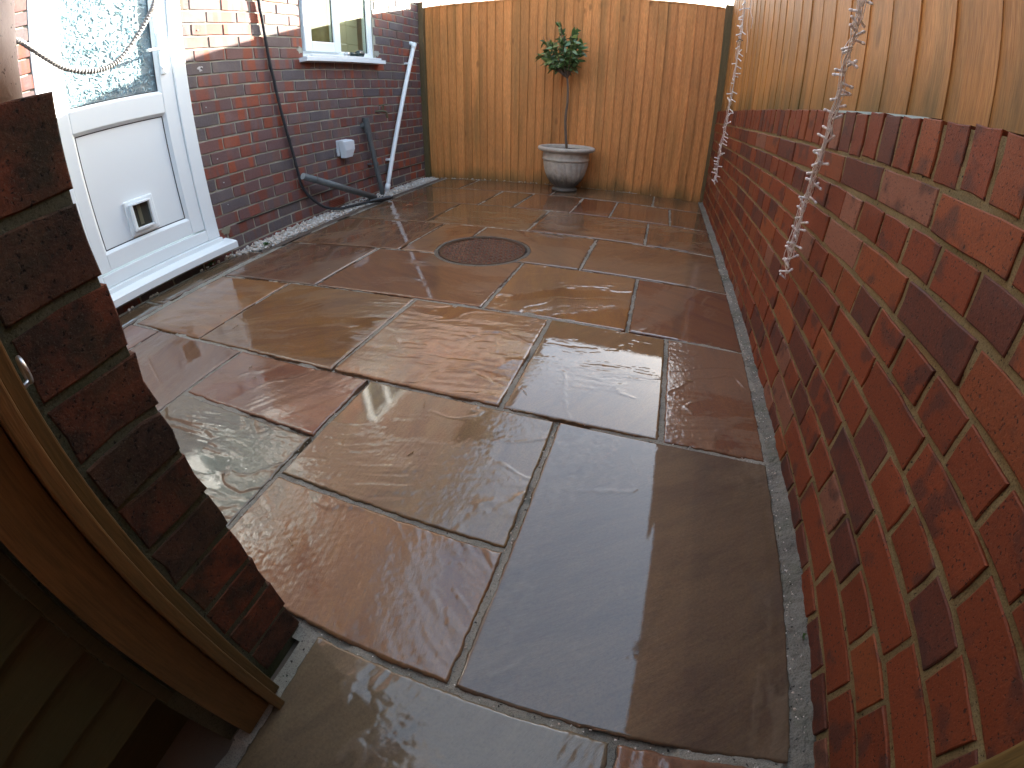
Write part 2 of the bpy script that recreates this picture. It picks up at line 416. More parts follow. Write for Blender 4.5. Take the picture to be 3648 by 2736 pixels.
# x0, x1, y0, y1, colour, relief, ripple direction (deg), water (fraction flooded)
SL = [
 (-.59, XR, YA, YC, GRB, .35, 88, .62),
 (-1.172, -.59, YB, YC, TAN, 1.05, 20, .2),
 (-1.172, -.59, YA, YB, ORG, 1.5, 150, .0),
 (-1.747, -1.172, YC2, YC, (.27, .12, .075), 1.2, 60, .1),
 (-1.747, -1.172, .02, YC2, GRY, 1.8, 10, .06),
 (-2.32, -1.747, .27, YC, (.22, .125, .09), .45, 80, .5),
 (-2.585, -2.32, .27, YC, (.24, .10, .065), .6, 80, .4),
 (-2.02, -1.747, -.30, .27, PLM, .8, 80, .3), (-2.585, -2.02, -.30, .27, TAN, .8, 80, .3),
 (-2.56, -2.03, YC, YD, YEL, 1.0, 15, .3),
 (-2.03, -1.324, YC, YD, OCH, .7, 12, .35),
 (-1.324, -.751, YC, YD, (.35, .18, .085), 1.25, 8, .08),
 (-.751, -.317, YC, YD, (.27, .18, .11), .45, 2, .6),
 (-.317, XR, YC, YD, (.24, .105, .06), .9, 5, .2),
 (-2.56, -1.877, YD, YE, PLM, .5, 60, .4),
 (-1.877, -1.03, YD, YE, (.25, .135, .09), .45, 5, .4),
 (-1.03, -.463, YD, YE, (.31, .155, .058), 1.3, 25, .15),
 (-.463, XR, YD, YE, RED, .6, 70, .45),
 (-2.57, -1.752, YE, YF, PNK, .4, 40, .5),
 (-1.752, -1.452, YE, YF, (.27, .135, .07), .5, 70, .3),
 (-1.452, -.746, YE, YF, (.25, .15, .10), .55, 4, .3),
 (-.746, XR, YE, YF, (.235, .135, .085), .5, 4, .3),
 (-2.57, -1.899, YF, YG, BRN, .5, 40, .4),
 (-1.899, -1.184, YF, YG, (.23, .145, .085), .4, 20, .4),
 (-1.184, -.459, YF, YG, (.24, .13, .08), .5, 10, .4),
 (-.459, XR, YF, YG, (.22, .125, .08), .5, 10, .4),
 (-2.57, -1.757, YG, YH, BRN, .5, 40, .4),
 (-1.757, -1.472, YG, YH, (.20, .13, .085), .5, 40, .4),
 (-1.472, -1.036, YG, YH, (.235, .12, .08), .5, 40, .4),
 (-1.036, -.744, YG, YH, (.22, .085, .055), .5, 40, .4),
 (-.744, -.308, YG, YH, (.235, .12, .075), .5, 40, .4),
 (-.308, XR, YG, YH, (.20, .115, .075), .5, 40, .4),
 (-2.57, -2.19, YH, YI, BRN, .5, 40, .4),
 (-2.19, -1.327, YH, YI, PNK, .5, 40, .4),
 (-1.327, -.45, YH, YI, (.18, .12, .085), .5, 40, .4),
 (-.45, XR, YH, YI, (.20, .12, .08), .5, 40, .4),
 (-.845, -.325, -.40, YA, (.205, .175, .145), 1.0, 75, .35),
 (-.325, XR, -.40, YA, (.25, .10, .06), .9, 75, .3),
 (-.845, -.325, -1.0, -.40, BRN, .8, 30, .3), (-.325, XR, -1.0, -.40, TAN, .8, 10, .3),
 (-2.775, -2.585, .30, 1.065, (.13, .085, .06), .5, 88, .3),
 (-2.775, -2.60, 1.065, 1.80, (.15, .095, .065), .5, 88, .3),
]
MAN = (-1.30, 2.125, .262)
def slab(i, x0, x1, y0, y1, col, rel, dirn, water):
    gp = .0065
    x0 += gp; x1 -= gp; y0 += gp; y1 -= gp
    cx, cy = (x0+x1)/2, (y0+y1)/2; d = math.dist((cx, cy), (-.44, 0))
    st = .0032 if d < 1.25 else (.0055 if d < 2.1 else .010)
    nx = max(4, int((x1-x0)/st)); ny = max(4, int((y1-y0)/st))
    X, Y = np.meshgrid(np.linspace(x0, x1, nx+1), np.linspace(y0, y1, ny+1), indexing='ij')
    a = rad(dirn); s = 400+i*31
    U = X*math.cos(a)+Y*math.sin(a); Vv = -X*math.sin(a)+Y*math.cos(a)
    wx = fbm(U*3, Vv*3, s+1, 3)-.5; wy = fbm(U*3+9, Vv*3+4, s+2, 3)-.5
    base = fbm((U+wx*.35)*1.6, (Vv+wy*.16)*6.5, s+3, 4, .5)
    k = 13.0; q = (base+.03*fbm(X*40, Y*40, s+12, 2))*k; fr = q-np.floor(q); terr = (np.floor(q)+np.clip((fr-.5)*8+.5, 0, 1))/k     # cleft steps
    k = 4.0; q = (fbm((U+wx*.4)*1.3+7, (Vv+wy*.3)*3.2, s+14, 4)+.02*fbm(X*50, Y*50, s+13, 2))*k; fr = q-np.floor(q); big = (np.floor(q)+np.clip((fr-.5)*14+.5, 0, 1))/k; lip = np.exp(-((fr-.5)/.05)**2)*np.clip((fbm(X*7, Y*7, s+19, 2)-.42)*6, 0, 1)
    mask = np.clip((fbm(X*4, Y*4, s+9, 3)-.40)*5, 0, 1)
    h = .5+(base-.5)*.5*(1-mask)+(terr-.5)*mask*.8+(big-.5)*.45*min(1, rel)
    rip = fbm((U+wx*.2)*9, (Vv+wy*.06)*70, s+5, 3, .55)
    h = (h-.5)*.0090*rel + lip*.0013*min(1.2, rel) + (rip-.5)*.0014*rel*(.3+mask) + (fbm(X*110, Y*110, s+7, 2)-.5)*.0005*(.4+rel)
    h0 = h; lev = np.quantile(h, min(.8, water+.05))+(fbm(X*2.3, Y*2.3, s+17, 2)-.5)*.0016*min(1, rel)
    tilt = (X-cx)*RS.uniform(-.002, .002)+(Y-cy)*RS.uniform(-.002, .002)
    dry = np.clip((h-lev)/.0004, 0, 1); h = np.where(h < lev, lev-(lev-h)*.03, h)                                                  # hollows are full of water
    e = np.minimum(np.minimum(X-x0, x1-X), np.minimum(Y-y0, y1-Y))
    ed = np.clip(e/.004, 0, 1); h = h - (1-ed)**2*.0028
    h = h + tilt - np.quantile(h, .6)
    jit = lambda c, f, s_: (fbm(c*38, c*0+f, s_, 3, .6)-.5)*.009
    wX = np.where(X <= x0+1e-6, jit(Y, 1.5, s+21), 0)+np.where(X >= x1-1e-6, jit(Y, 7.5, s+22), 0)
    wY = np.where(Y <= y0+1e-6, jit(X, 3.5, s+23), 0)+np.where(Y >= y1-1e-6, jit(X, 5.5, s+24), 0)
    XX = X+wX; YY = Y+wY
    n0 = (nx+1)*(ny+1); idx = np.arange(n0).reshape(nx+1, ny+1)
    P = np.stack([XX-cx, YY-cy, h], -1).reshape(-1, 3)
    F = np.stack([idx[:-1, :-1], idx[1:, :-1], idx[1:, 1:], idx[:-1, 1:]], -1).reshape(-1, 4).tolist()
    ring = list(idx[:, 0])+list(idx[-1, 1:])+list(idx[-2::-1, -1])+list(idx[0, -2:0:-1])
    low = P[ring].copy(); low[:, 2] = -.03; P = np.vstack([P, low]); m = len(ring)
    for k_ in range(m): F.append((ring[k_], n0+k_, n0+(k_+1) % m, ring[(k_+1) % m]))
    F.append(tuple(n0+k_ for k_ in range(m-1, -1, -1)))
    me = mesh('paving_slab', P, F, M_ST)
    da = me.attributes.new('dry', 'FLOAT', 'POINT'); da.data.foreach_set('value', np.concatenate([dry.ravel(), np.ones(len(P)-n0)]).astype(np.float32))
    sm = [True]*(nx*ny)+[False]*(len(me.polygons)-nx*ny); me.polygons.foreach_set('use_smooth', sm)
    o = ob('paving_slab', me, patio, (cx, cy, 0)); o.color = (col[0]*.66, col[1]*.575, col[2]*.41)+(min(1, rel*.75),)
    dx = max(x0-MAN[0], 0, MAN[0]-x1); dy = max(y0-MAN[1], 0, MAN[1]-y1)
    if math.hypot(dx, dy) < MAN[2]:
        cut = MB(); cut.lathe([(.0001, -.1), (MAN[2], -.1), (MAN[2], .1), (.0001, .1)], 64, (MAN[0], MAN[1], 0))
        co = cut.build('cutter', None)
        md = o.modifiers.new('b', 'BOOLEAN'); md.object = co; md.operation = 'DIFFERENCE'; md.solver = 'EXACT'
        bpy.context.view_layer.update()
        ev = o.evaluated_get(bpy.context.evaluated_depsgraph_get()); nm = bpy.data.meshes.new_from_object(ev)
        o.modifiers.clear(); o.data = nm
        bpy.data.objects.remove(co)
for i, s in enumerate(SL): slab(i, *s)

# pointing between the slabs: one crumbly bed
def sheet(name, x0, x1, y0, y1, st, f, mat, parent=None, kind=None, smooth=False):
    nx = max(2, int((x1-x0)/st)); ny = max(2, int((y1-y0)/st))
    X, Y = np.meshgrid(np.linspace(x0, x1, nx+1), np.linspace(y0, y1, ny+1), indexing='ij')
    Z = f(X, Y); idx = np.arange((nx+1)*(ny+1)).reshape(nx+1, ny+1)
    keep = ~np.isnan(Z)
    P = np.stack([X, Y, np.nan_to_num(Z)], -1).reshape(-1, 3)
    F = np.stack([idx[:-1, :-1], idx[1:, :-1], idx[1:, 1:], idx[:-1, 1:]], -1).reshape(-1, 4)
    kk = keep.ravel(); F = F[kk[F].all(1)]
    return ob(name, mesh(name, P, F.tolist(), mat, smooth), parent, kind=kind)
def fpoint(X, Y):
    near = np.zeros_like(X, bool)
    for (x0, x1, y0, y1, *_r) in SL:
        ins = (X > x0-.03) & (X < x1+.03) & (Y > y0-.03) & (Y < y1+.03)
        inn = (X > x0+.028) & (X < x1-.028) & (Y > y0+.028) & (Y < y1-.028)
        near = (near | ins) & ~inn
    Z = -.0045+(fbm(X*34, Y*34, 5, 4, .6)-.5)*.007+(fbm(X*6, Y*6, 9, 2)-.5)*.007-np.clip((fbm(X*7+3, Y*7, 19, 3)-.56)*14, 0, 1)*.008
    r = np.hypot(X-MAN[0], Y-MAN[1]); Z = np.where(r < .25, np.nan, Z)
    return np.where(near, Z, np.nan)
sheet('pointing', -2.80, -.02, -.9, 4.32, .0075, fpoint, M_PT, patio)
bs = MB(); bs.box(-2.86, .0, -1.1, 4.4, -.088, -.031); bs.build('sand_bed', plain('bedding_sand', (.10, .08, .06), .9, bump=.5), patio)
# cement fillet along the right-hand wall
def ffil(X, Y):
    t = np.clip((X+.036)/.036, 0, 1)
    return -.005+t*.013+(fbm(X*45, Y*45, 31, 4, .6)-.5)*.011+(fbm(X*5, Y*9, 33, 2)-.5)*.010
sheet('cement_fillet', -.040, .004, -.9, 4.32, .004, ffil, mat_mortar('fillet_cement', (.145, .14, .12), (.22, .215, .185), moss=.6, rough=.55), patio)
# thin edging beside the gravel
def fedge(X, Y): return -.003+(fbm(X*40, Y*20, 41, 3, .6)-.5)*.005
sheet('edging_strip', -2.645, -2.585, 1.80, 4.32, .008, fedge, mat_mortar('edging', (.085, .06, .045), (.13, .10, .08), rough=.45), patio)

# ------------------------------------------------------------------ manhole cover
mh = thing('manhole_cover', 'round rusty iron manhole cover set into the wet paving', 'manhole cover', (MAN[0], MAN[1], 0))
def fr_wob(r, z, q): return r*(1+.004*math.sin(5*q)+.003*math.sin(13*q))
b = MB(); b.lathe([(.242, -.02), (.242, .000), (.248, .002), (.253, .001), (.2615, -.003), (.2615, -.02)], 72, fr=fr_wob)
b.build('mortar_collar', mat_mortar('collar_mortar', (.09, .08, .06), (.16, .145, .12), rough=.5), mh, smooth=False)
M_RUST = MT('rusty_iron'); p = M_RUST.pos()
rc = M_RUST.mix(M_RUST.ramp(M_RUST.noise(p, 22, 5, .7), [(.35, 0.0), (.65, 1.0)]), (.17, .055, .024), (.10, .05, .032))
rc = M_RUST.mix(M_RUST.ramp(M_RUST.noise(p, 140, 3, .7), [(.4, .5), (.6, 0.0)]), rc, (.03, .015, .01))
M_RUST.set(color=rc, rough=.45, spec=.5, coat=.8, coatr=.12); M_RUST.bump(M_RUST.noise(p, 150, 4, .7), .7, .003); M_RUST = M_RUST.m
b = MB(); b.lathe([(.0001, -.004), (.222, -.004), (.222, -.001), (.232, -.001), (.233, -.02)], 72); b.build('lid', plain('wet_dark_iron', (.035, .016, .010), .35, bump=.4, coat=.8), mh)
b = MB(); b.lathe([(.2345, -.02), (.2345, -.0025), (.239, -.0025), (.239, -.02)], 72); b.build('frame_ring', plain('dark_iron', (.018, .013, .012), .5), mh)
b = MB(); pt = .0255; k = 0
for i in range(-9, 10):
    for j in range(-9, 10):
        x, y = i*pt, j*pt
        if math.hypot(x, y) > .216: continue
        a = rad(20)+(math.pi/2 if (i+j) % 2 else 0)
        c_, s_ = math.cos(a), math.sin(a); l, w_ = .0120, .0046
        q = [(-l, -w_), (l, -w_), (l, w_), (-l, w_)]; q2 = [(u*.8, v*.5) for u, v in q]
        xr, yr = x*math.cos(.3)-y*math.sin(.3), x*math.sin(.3)+y*math.cos(.3)
        V = [(xr+u*c_-v*s_, yr+u*s_+v*c_, -.004) for u, v in q]+[(xr+u*c_-v*s_, yr+u*s_+v*c_, +.0006) for u, v in q2]
        b.add(V, [(4, 5, 6, 7), (0, 1, 5, 4), (1, 2, 6, 5), (2, 3, 7, 6), (3, 0, 4, 7)])
b.build('tread_pattern', M_RUST, mh, kind='stuff')

# ------------------------------------------------------------------ right-hand garden wall, English bond with brick-on-edge coping
wall = thing('garden_wall', 'low red brick garden wall with upright coping bricks along the right of the patio', 'wall', (0, 2, 0))
b = MB(); b.box(.0075, .20, -1.6-2, 4.36-2, -.05, .818); b.build('wall_core', M_MR, wall)
Yg, Zg = np.meshgrid(np.linspace(-.9, 4.36, 700), np.linspace(-.03, .819, 115), indexing='ij')
Xg = np.maximum(.0032+(fbm(Yg*26, Zg*26, 61, 4, .6)-.5)*.0075+(fbm(Yg*4, Zg*4, 63, 2)-.5)*.003, .0017)
ig = np.arange(Yg.size).reshape(Yg.shape); Fg = np.stack([ig[:-1, :-1], ig[:-1, 1:], ig[1:, 1:], ig[1:, :-1]], -1).reshape(-1, 4)
ob('mortar', mesh('mortar', np.stack([Xg, Yg-2, Zg], -1).reshape(-1, 3), Fg.tolist(), M_MR, True), wall)
ys = [.0545+.2188*k for k in range(-7, 6)]
while ys[-1] < 4.45: ys.append(ys[-1]+.2355)
items = []; rs = random.Random(3); BZ = .7234; J = .0104
for c in range(1, 11):
    z1 = BZ-.075*(c-1); zc = z1-.0375; h = .0643
    for a, b_ in zip(ys[:-1], ys[1:]):
        if c % 2: cuts = [(a, b_)]
        else:
            m = (b_-a)/4; cuts = [(a-m, a+m), (a+m, a+3*m)]
        for y0, y1 in cuts:
            y1 = min(y1, 4.345)
            if y1-y0 < .03: continue
            jj = J+rs.uniform(-.002, .003)
            hh = h; z_ = zc+rs.uniform(-.0015, .0015)
            if c == 10: hh = .068; z_ = BZ-.075*9-.005-.034
            items.append(((rs.uniform(-.0018, .0006), (y0+y1)/2-2, z_), y1-y0-jj, hh, redcol(rs)))
y = -1.49
while y < 4.33:
    wd = .0655; items.append(((rs.uniform(-.002, .001), y-2, .7285+.0485+rs.uniform(-.003, .002)), wd, .097, redcol(rs))); y += .0785 if y > .5 else .0785
def shift(it): return ((it[0][0], it[0][1]+2, it[0][2]),)+it[1:]
order = [(shift(i)) for i in items]
# children sit in the wall's own frame (origin at y = 2)
def lay_local(parent, items, off, *a, **k):
    _sp = span
    globals()['span'] = lambda p, s: _sp((p[0]+off[0], p[1]+off[1], p[2]+off[2]), s)
    lay_bricks(parent, items, *a, **k); globals()['span'] = _sp
lay_local(wall, items, (0, 2, 0), 'x', -1, M_RB, M_RBA, .05)

# ------------------------------------------------------------------ fences
def board_mesh(W, H, t1, t0, axis, seed, mat):
    """feather-edge board: thin on one side, thick on the other. axis 'y' faces -y (back fence), 'x' faces -x"""
    rs = random.Random(seed); n = 10; V = []
    tw = rs.uniform(-.001, .001)
    for i in range(n+1):
        z = H*i/n; e = rs.uniform(-.0006, .0006)
        for (u, d) in ((-W/2+e, 0), (-W/2+e, t1), (W/2+e, t0), (W/2+e, 0)):
            V.append((u, -d+tw*i/n, z))
    F = []
    for i in range(n):
        for k in range(4):
            m = (k+1) % 4; F.append((i*4+k, i*4+m, i*4+4+m, i*4+4+k))
    F.append((0, 1, 2, 3)); F.append((n*4+3, n*4+2, n*4+1, n*4))
    if axis == 'x': V = [(yy, -x, z) for x, yy, z in V]
    return mesh('board', V, F, mat)
back = thing('closeboard_fence', 'tall orange pine feather-edge fence closing the far end of the patio', 'fence', (-1.4, 4.35, 0))
bms = [board_mesh(.1, 1.0, .003, .016, 'y', 50+i, M_FB) for i in range(6)]
xb = -2.776; k = 0
while xb < -.06:
    o = ob('board', random.choice(bms), back, (xb+.042+1.4, -.006-random.uniform(0, .004), -.03)); o.scale = (.92+random.uniform(-.02, .02), 1, 1.750+random.uniform(-.003, .002))
    o.rotation_euler[1] = random.uniform(-.0015, .0015); xb += .0808
for z in (-.06, .25, .9, 1.5):
    b = MB(); b.box(-2.77+1.4, -.02+1.4, -.003, .04, z, z+(.12 if z < 0 else .07)); b.build('rail', M_FP, back)
b = MB(); b.box(-2.765+1.4, -.035+1.4, -.022, .035, 1.712, 1.726, .002); b.build('cap_rail', M_FB, back)
b = MB(); b.box(-2.848+1.4, -2.768+1.4, -.06, .03, -.05, 1.776, .004); b.build('post', M_FP, back)
b = MB(); b.box(-.028+1.4, .045+1.4, -.055, .03, -.05, 1.745, .004); b.build('post', M_FP, back)

side = thing('board_fence', 'broad orange pine boards with green algae streaks on top of the brick wall', 'fence', (.045, 2, .83))
fms = [board_mesh(.16, 1.0, .0095, .0125, 'x', 80+i, M_FR) for i in range(6)]
yb = 4.27
while yb > -1.5:
    top = 1.76+max(0, 4.30-yb)*.9 if yb > 3.6 else (2.36 if yb > 2.4 else 2.04)
    o = ob('board', random.choice(fms), side, (-.004-random.uniform(0, .002), yb-.05-2, random.uniform(-.004, .003))); o.scale = (1, .93, min(top, 2.36)-.84)
    o.rotation_euler[0] = random.uniform(-.002, .002); yb -= .139
for z in (-.003, 1.0):
    b = MB(); b.box(.002, .045, -3.5, 2.3, z, z+.08); b.build('rail', M_FP, side)
b = MB(); b.box(-.02, .03, -1.15, -.63, -.0035, .002); b.build('packer', plain('pale_blue_strip', (.35, .52, .56), .5), side)

# ------------------------------------------------------------------ house
XL0, AL = -2.8458, .0067
house = thing('house', 'brick house wall with white door and window along the left of the patio', 'house', (XL0, 0, 0))
house.rotation_euler[2] = -AL
HZ = 1.1101; HY = 1.8574
def sub_part(name, parent=house): 
    o = bpy.data.objects.new(name, None); C.objects.link(o); o.parent = parent; o.empty_display_size = .05; return o
DY0, DY1 = .826, 1.682; WY0, WY1 = 2.65, 3.515; WZ0, WZ1, DZ1 = 1.17, 2.20, 2.10
# mortar core, with openings
b = MB()
def core(y0, y1, z0, z1): b.box(-.28, -.005, y0, y1, z0, z1)
HT = 4.15
core(-4, DY0, -.1, HT); core(DY0, DY1, -.1, .075); core(DY0, DY1, DZ1, HT); core(DY1, WY0, -.1, HT); core(WY0, WY1, -.1, WZ0-.02); core(WY0, WY1, WZ1, HT); core(WY1, 9, -.1, HT)
b.build('mortar', M_MH, house)
items = []; rs = random.Random(9)
for r in range(-41, 16):
    zc = HZ-.075*r
    if zc > HT-.03: continue
    z0, z1 = zc-.0325, zc+.0325
    k0 = -18 - (r % 2)*.5
    hole = []
    if z1 > .08 and z0 < DZ1: hole.append((DY0, DY1))
    if z1 > WZ0-.02 and z0 < WZ1: hole.append((WY0-.004, WY1+.004))
    for k in range(46):
        y0 = HY+.225*(k0+k)+.005; y1 = y0+.215
        if y1 > 7 or y0 < -2: continue
        segs = [(y0, y1)]
        for (a, c) in hole:
            ns = []
            for (s0, s1) in segs:
                if s1 <= a or s0 >= c: ns.append((s0, s1)); continue
                if s0 < a-.035: ns.append((s0, a-.002))
                if s1 > c+.035: ns.append((c+.002, s1))
            segs = ns
        for (s0, s1) in segs:
            if s1-s0 < .035: continue
            items.append(((.0+rs.uniform(-.001, .0015)-(.002 if r >= 13 else 0), (s0+s1)/2, zc+rs.uniform(-.001, .001)), s1-s0, .065, housecol(rs)))
lay_local(house, items, (XL0, 0, 0), 'x', 1, M_HB, M_HBA, .05)
b = MB(); b.box(-.02, .0035, DY1+.15, 7, .165, .169); b.build('damp_course', M_BLK, house)
b = MB(); b.box(-.3, .35, -4, 9, HT, HT+.05); b.box(.352, .37, -4, 9, HT-.06, HT+.12); b.build('eaves', M_UP, house)
b = MB(); b.add([(.45, -4, HT+.06), (.45, 9, HT+.06), (-3, 9, HT+2.4), (-3, -4, HT+2.4), (.45, -4, HT+.03), (.45, 9, HT+.03), (-3, 9, HT+2.3), (-3, -4, HT+2.3)], [(0, 1, 2, 3), (7, 6, 5, 4), (0, 4, 5, 1), (1, 5, 6, 2), (3, 2, 6, 7), (0, 3, 7, 4)])
b.build('roof', plain('roof_tiles', (.09, .045, .035), .8, bump=.5, scale=20, var=.4), house)
# patches of spilt plaster and filler on the bricks
def splat(name, y, z, r, mat, seed, parent=house):
    rs_ = random.Random(seed); n = 14; V = [(.0035, y, z)]
    for k in range(n):
        a = 2*math.pi*k/n; rr = r*rs_.uniform(.45, 1.1); V.append((.0022, y+rr*math.cos(a), z+rr*math.sin(a)*.8))
    return ob(name, mesh(name, V, [(0, 1+k, 1+(k+1) % n) for k in range(n)], mat), parent)
M_FIL = plain('white_filler', (.55, .53, .52), .7, bump=.5)
splat('filler_patch', 1.775, 1.108, .024, M_FIL, 1); splat('filler_patch', 2.612, 1.21, .035, plain('mortar_patch', (.36, .36, .30), .8, bump=.6), 3)
splat('filler_patch', 3.56, 1.22, .05, plain('mortar_smear', (.33, .33, .28), .8, bump=.6), 4); splat('filler_patch', 1.735, .155, .04, plain('mortar_lump', (.22, .20, .14), .8, bump=.7), 6)
b = MB(); b.tube([(.002, 1.782, 1.11), (.0045, 1.782, 1.11)], .006, 10); b.build('drill_hole', M_BLK, house)
for (yy, zz) in ((1.80, .435), (1.795, .30), (1.79, .58), (1.775, .885), (1.79, 1.33)):
    b = MB(); b.tube([(.0, yy, zz), (.006, yy, zz)], .0035, 7); b.build('wall_plug', M_FIL, house)
# air brick
b = MB(); ab = sub_part('air_brick')
b.box(-.02, .003, 2.725, 2.915, .028, .088); b.build('block', plain('terracotta', (.22, .06, .035), .6, var=.3), ab)
b = MB()
for k in range(4): b.box(.0035, .008, 2.735, 2.905, .034+k*.0135, .040+k*.0135)
b.build('louvre', plain('terracotta_fins', (.26, .075, .045), .6), ab)

# --- door
door = sub_part('door'); door['label'] = 'white plastic back door with leaf-patterned glass and a cat flap'
def dbox(name, y0, y1, z0, z1, x0, x1, mat=M_UP, bev=.004, parent=door):
    b = MB(); b.box(x0, x1, y0, y1, z0, z1, bev); return b.build(name, mat, parent)
b = MB(); FX = .004
b.box(-.07, FX, DY0, DY0+.085, .135, DZ1, .006); b.box(-.07, FX, DY1-.085, DY1, .135, DZ1, .006); b.box(-.07, FX-.0015, DY0+.085, DY1-.085, .135, .20, .006); b.box(-.07, FX-.0015, DY0+.085, DY1-.085, DZ1-.07, DZ1, .006)
b.build('frame', M_UP, door)
b = MB(); S0, S1 = DY0+.0865, DY1-.0865; SX = -.004
b.box(-.066, SX, S0, S0+.062, .208, DZ1-.076, .005); b.box(-.066, SX, S1-.085, S1, .208, DZ1-.076, .005)
b.box(-.066, SX-.001, S0+.062, S1-.085, .208, .292, .005); b.box(-.066, SX-.001, S0+.062, S1-.085, .895, 1.003, .005); b.box(-.066, SX-.001, S0+.062, S1-.085, DZ1-.17, DZ1-.076, .005)
b.build('sash', M_UP, door)
def bead(name, y0, y1, z0, z1):   # sloping glazing bead round an opening
    V = []; F = []; o_ = [(y0, z0), (y1, z0), (y1, z1), (y0, z1)]; i_ = [(y0+.013, z0+.013), (y1-.013, z0+.013), (y1-.013, z1-.013), (y0+.013, z1-.013)]
    V = [(SX-.0025, a, c) for a, c in o_]+[(SX-.018, a, c) for a, c in i_]+[(SX-.03, a, c) for a, c in i_]
    for k in range(4): m = (k+1) % 4; F += [(k, m, 4+m, 4+k), (4+k, 4+m, 8+m, 8+k)]
    ob(name, mesh(name, V, F, M_UP), door)
    g = .0055; V = [(SX-.0195, a, c) for a, c in i_]+[(SX-.0195, a+(g if a < (y0+y1)/2 else -g), c+(g if c < (z0+z1)/2 else -g)) for a, c in i_]
    ob('seal', mesh('seal', V, [(k, (k+1) % 4, 4+(k+1) % 4, 4+k) for k in range(4)], M_UPS), door)
GY0, GY1 = S0+.062, S1-.085
bead('bead', GY0, GY1, .292, .895); bead('bead', GY0, GY1, 1.003, DZ1-.17)
dbox('panel', GY0+.004, GY1-.004, .294, .893, -.04, SX-.0205, bev=0)
# cat flap
cf = dbox('cat_flap', 1.152, 1.326, .318, .502, SX-.024, SX-.006, bev=.007)
bm = bmesh.new(); bm.free()
b = MB(); b.box(SX-.0055, SX+.020, 1.172, 1.186, .342, .482, .004); b.box(SX-.0055, SX+.020, 1.284, 1.298, .342, .482, .004); b.box(SX-.0055, SX+.018, 1.186, 1.284, .342, .355, .004); b.box(SX-.0055, SX+.024, 1.186, 1.284, .474, .484, .003)
b.build('cat_flap_tunnel', M_UP, door)
b = MB(); b.box(SX-.005, SX-.003, 1.186, 1.284, .355, .474); b.build('cat_flap_pane', plain('smoked_pane', (.05, .055, .045), .08, coat=1, spec=.6), door)
b = MB(); b.box(SX-.0025, SX+.0, 1.216, 1.236, .365, .474); b.build('cat_flap_strip', plain('khaki_strip', (.13, .125, .085), .3), door)
# handle
b = MB(); b.box(SX-.002, SX+.010, 1.519, 1.549, 1.10, 1.33, .005); b.build('handle_plate', M_UP, door)
b = MB(); b.tube(spline([(SX+.008, 1.534, 1.232), (SX+.045, 1.534, 1.232), (SX+.052, 1.52, 1.231), (SX+.052, 1.46, 1.228), (SX+.050, 1.425, 1.225)], 5), .0085, 10); b.build('handle', M_UP, door, smooth=True)
b = MB(); b.tube([(SX+.009, 1.534, 1.135), (SX+.016, 1.534, 1.135)], .009, 12); b.build('lock_cylinder', M_STEEL, door)
# leaf-pattern obscure glass
MG = MT('obscure_glass'); pg = MG.pos()
gc = MG.mix(MG.ramp(MG.noise(pg, 9, 4, .6), [(.35, 0.0), (.7, 1.0)]), (.09, .15, .175), (.27, .40, .44))
MG.set(color=gc, rough=.12, spec=.6, coat=1, coatr=.03); MG.bump(MG.noise(pg, 60, 3, .6, dist=2.5), .8, .006)
M_OG = MG.m
M_LG = MT('leaf_relief_glass'); pl = M_LG.pos(); lc = M_LG.mix(M_LG.ramp(M_LG.noise(pl, 26, 3, .6), [(.35, 0.0), (.7, 1.0)]), (.15, .24, .26), (.42, .59, .64)); M_LG.set(color=lc, rough=.1, spec=.6, coat=1, coatr=.02); M_LG = M_LG.m
b = MB(); b.box(SX-.034, SX-.026, GY0+.003, GY1-.003, 1.006, DZ1-.173); b.build('glass_pane', M_OG, door)
b = MB(); rs = random.Random(21)
for k in range(1500):
    y = rs.uniform(GY0+.025, GY1-.025); z = rs.uniform(1.03, DZ1-.2); a = rs.uniform(0, 6.283); L = rs.uniform(.014, .034); W = L*rs.uniform(.22, .4); x0 = SX-.0262
    ca, sa = math.cos(a), math.sin(a); pts = [(-L/2, 0, 0), (-L*.2, W/2, 0), (L*.25, W*.42, 0), (L/2, 0, 0), (L*.25, -W*.42, 0), (-L*.2, -W/2, 0), (-L*.15, 0, .0032), (L*.25, 0, .0028)]
    t = rs.uniform(0, .002)
    pts = [(min(max(y+u*ca-v*sa, GY0+.015), GY1-.015), z+u*sa+v*ca, d+t*(1 if i > 5 else .3)) for i, (u, v, d) in enumerate(pts)]
    b.add([(x0+d, yy, zz) for yy, zz, d in pts], [(0, 6, 1), (1, 6, 7, 2), (2, 7, 3), (3, 7, 4), (4, 7, 6, 5), (5, 6, 0)])
b.build('leaf_pattern', M_LG, door, kind='stuff')
# threshold
b = MB(); b.box(-.07, .028, DY0+.002, DY1-.002, .105, .1335, .004); b.build('lower_sill', M_UP, door)
V = [(-.05, .79, .118), (.095, .79, .100), (.105, .79, .094), (.105, .79, .058), (.098, .79, .058), (.098, .79, .088), (-.05, .79, .096)]
n = len(V); V2 = [(x, 1.722, z) for x, y, z in V]; V = V+V2
F = [(k, (k+1) % n, n+(k+1) % n, n+k) for k in range(n)]+[tuple(range(n-1, -1, -1)), tuple(range(n, 2*n))]
ob('threshold', mesh('threshold', V, F, M_UP), door)

